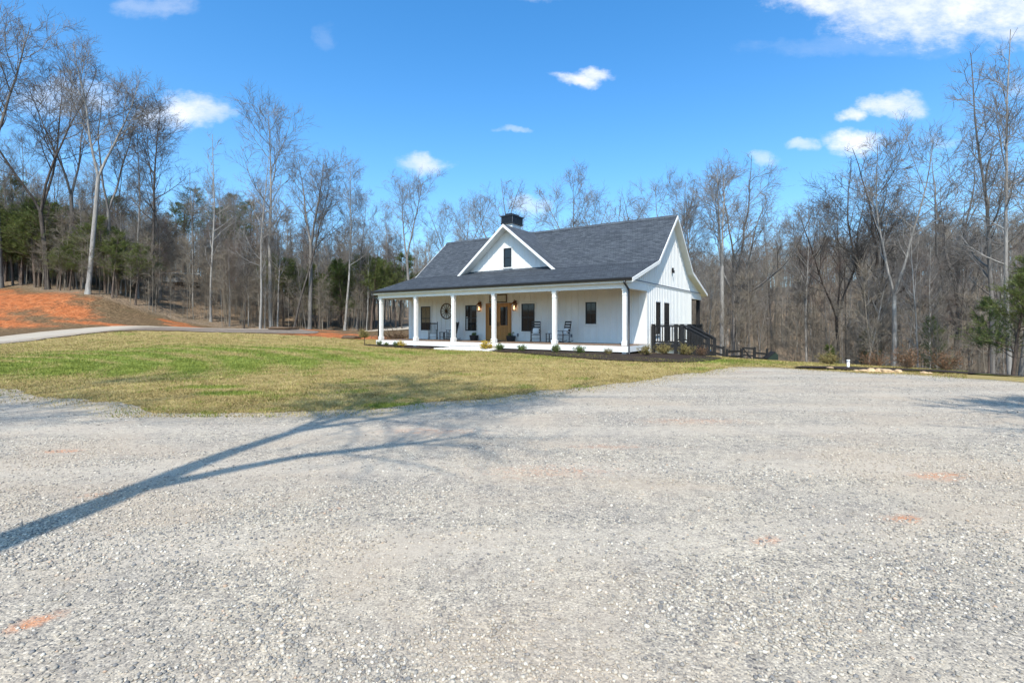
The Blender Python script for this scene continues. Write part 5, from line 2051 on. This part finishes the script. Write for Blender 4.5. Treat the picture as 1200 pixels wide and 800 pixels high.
def stones(name, n, D0, D1, r0, r1, shape, seed, label, pw=1.0, fade=0):
    rng = np.random.RandomState(seed)
    if shape == 'ico':
        bm = bmesh.new()
        bmesh.ops.create_icosphere(bm, subdivisions=1, radius=1)
        bm.verts.ensure_lookup_table()
        bv = np.array([v.co[:] for v in bm.verts])
        bf = np.array([[v.index for v in f.verts] for f in bm.faces])
        bm.free()
    else:
        bv = np.array([(1, 0, 0), (0, 1, 0), (-1, 0, 0), (0, -1, 0), (0, 0, 1), (0, 0, -.3)], float)
        bf = np.array([(0, 1, 4), (1, 2, 4), (2, 3, 4), (3, 0, 4)])
    D = np.sqrt(D0 ** 2 + (D1 ** 2 - D0 ** 2) * rng.rand(n) ** pw)
    X = (rng.rand(n) * 2 - 1) * (D * 1.07 + .4)
    keep = inside(X, D, lot_poly)
    den = vnoise(X * 1.0, D * 1.5, .9, 4)
    keep &= rng.rand(n) < np.clip((den - .40) * 5.0, .22, 1)
    keep &= rng.rand(n) < (np.clip((fade - D) / 3.5, 0, 1) if fade else np.clip((D - 3.6) / 2.2, 0, 1))
    X, D = X[keep], D[keep]
    n = len(X)
    r = r0 + (r1 - r0) * rng.rand(n) ** 2.6
    z = height(X, D) + .004 + (vnoise(X, D, .8, 4) - .5) * .03
    jit = 1 + (rng.rand(n, len(bv), 3) - .5) * .62
    sc = np.stack([r * (.8 + .5 * rng.rand(n)), r * (.7 + .4 * rng.rand(n)), r * (.45 + .3 * rng.rand(n))], 1)
    V = bv[None] * jit * sc[:, None, :]
    a = rng.rand(n) * 6.28
    ti = rng.randn(n) * .3
    ca, sa, ct, st = np.cos(a)[:, None], np.sin(a)[:, None], np.cos(ti)[:, None], np.sin(ti)[:, None]
    x1, z1 = V[..., 0] * ct + V[..., 2] * st, -V[..., 0] * st + V[..., 2] * ct
    x2, y2 = x1 * ca - V[..., 1] * sa, x1 * sa + V[..., 1] * ca
    V = np.stack([x2 + X[:, None], y2 + D[:, None], z1 + (z + r * .25)[:, None]], -1)
    F = bf[None] + (np.arange(n) * len(bv))[:, None, None]
    at = np.repeat(rng.rand(n), len(bv))
    me = mesh_np(name, V.reshape(-1, 3), F.reshape(-1, 3), M_STONE, False, {'rnd': at})
    tag(link(name, me), label, 'gravel', None, 'stuff')


stones('gravel_stones', 150000, 1.75, 7.5, .0045, .014, 'ico', 1, 'loose grey and tan stones covering the nearest part of the gravel lot', 1.35, 7.5)
stones('gravel_stones', 190000, 3.6, 17, .006, .0155, 'oct', 2, 'loose pale stones scattered over the middle of the gravel lot', .9, 0)



# ------------------------------------------------------------------ grass blades
def mat_blade():
    m, t, b = material('grass_blades', 0.8, 0.15)
    r_ = t.attr('rnd').outputs['Fac']
    g = t.attr('grn').outputs['Fac']
    dry = t.ramp(r_, [(0, (.14, .10, .04)), (.5, (.31, .235, .09)), (1, (.48, .375, .17))])
    gr = t.ramp(r_, [(0, (.07, .088, .014)), (.5, (.155, .18, .03)), (1, (.27, .28, .065))])
    t.set(b, 'Base Color', t.mix(g, dry, gr))
    return m


M_BLADE = mat_blade()
rng = np.random.RandomState(3)
n = 430000
D = 8.5 + 34 * rng.rand(n) ** 1.6
X = (-1.08 + 2.0 * rng.rand(n)) * D
k = inside(X, D, lawn_poly)
# a fringe of stray tufts spills over onto the gravel
dl, _k = near_dist(X[~k][:60000], D[~k][:60000], lawn_poly[::2])
sp = np.where(~k)[0][:60000][dl < .9 * rng.rand(len(dl)) ** 2]
k[sp] = True
q = hl(0, 0)
lx = (X - q.x) * HX.x + (D - q.y) * HX.y
ly = (X - q.x) * HY.x + (D - q.y) * HY.y
k &= ~((lx > -18) & (lx < 3) & (ly > -1.5) & (ly < 16))
X, D = X[k], D[k]
n = len(X)
g = green(X, D)
patch = vnoise(X, D, 1.1, 4)
hgt = (.012 + .022 * rng.rand(n)) * (.6 + patch) * (1 + .5 * g) * (1 + D / 40)
a = rng.rand(n) * 6.28
w = .0035 + .00035 * D
z = height(X, D) + .010 + (vnoise(X, D, .8, 4) - .5) * .03
dx, dy = np.cos(a) * w, np.sin(a) * w
lx_, ly_ = rng.randn(n) * .5 * hgt, rng.randn(n) * .5 * hgt
V = np.stack([np.c_[X - dx, D - dy, z], np.c_[X + dx, D + dy, z], np.c_[X + lx_, D + ly_, z + hgt]], 1).reshape(-1, 3)
me = mesh_np('grass', V, np.arange(n * 3).reshape(-1, 3), M_BLADE, False, {'rnd': np.repeat(np.clip(.45 * rng.rand(n) + 1.3 * (vnoise(X + 3, D, 2.2, 5) - .5) + .28, 0, 1), 3), 'grn': np.repeat((rng.rand(n) < g * 1.1).astype(float), 3)})
tag(link('grass', me), 'short half dormant lawn grass with green mown stripes', 'grass', None, 'stuff')
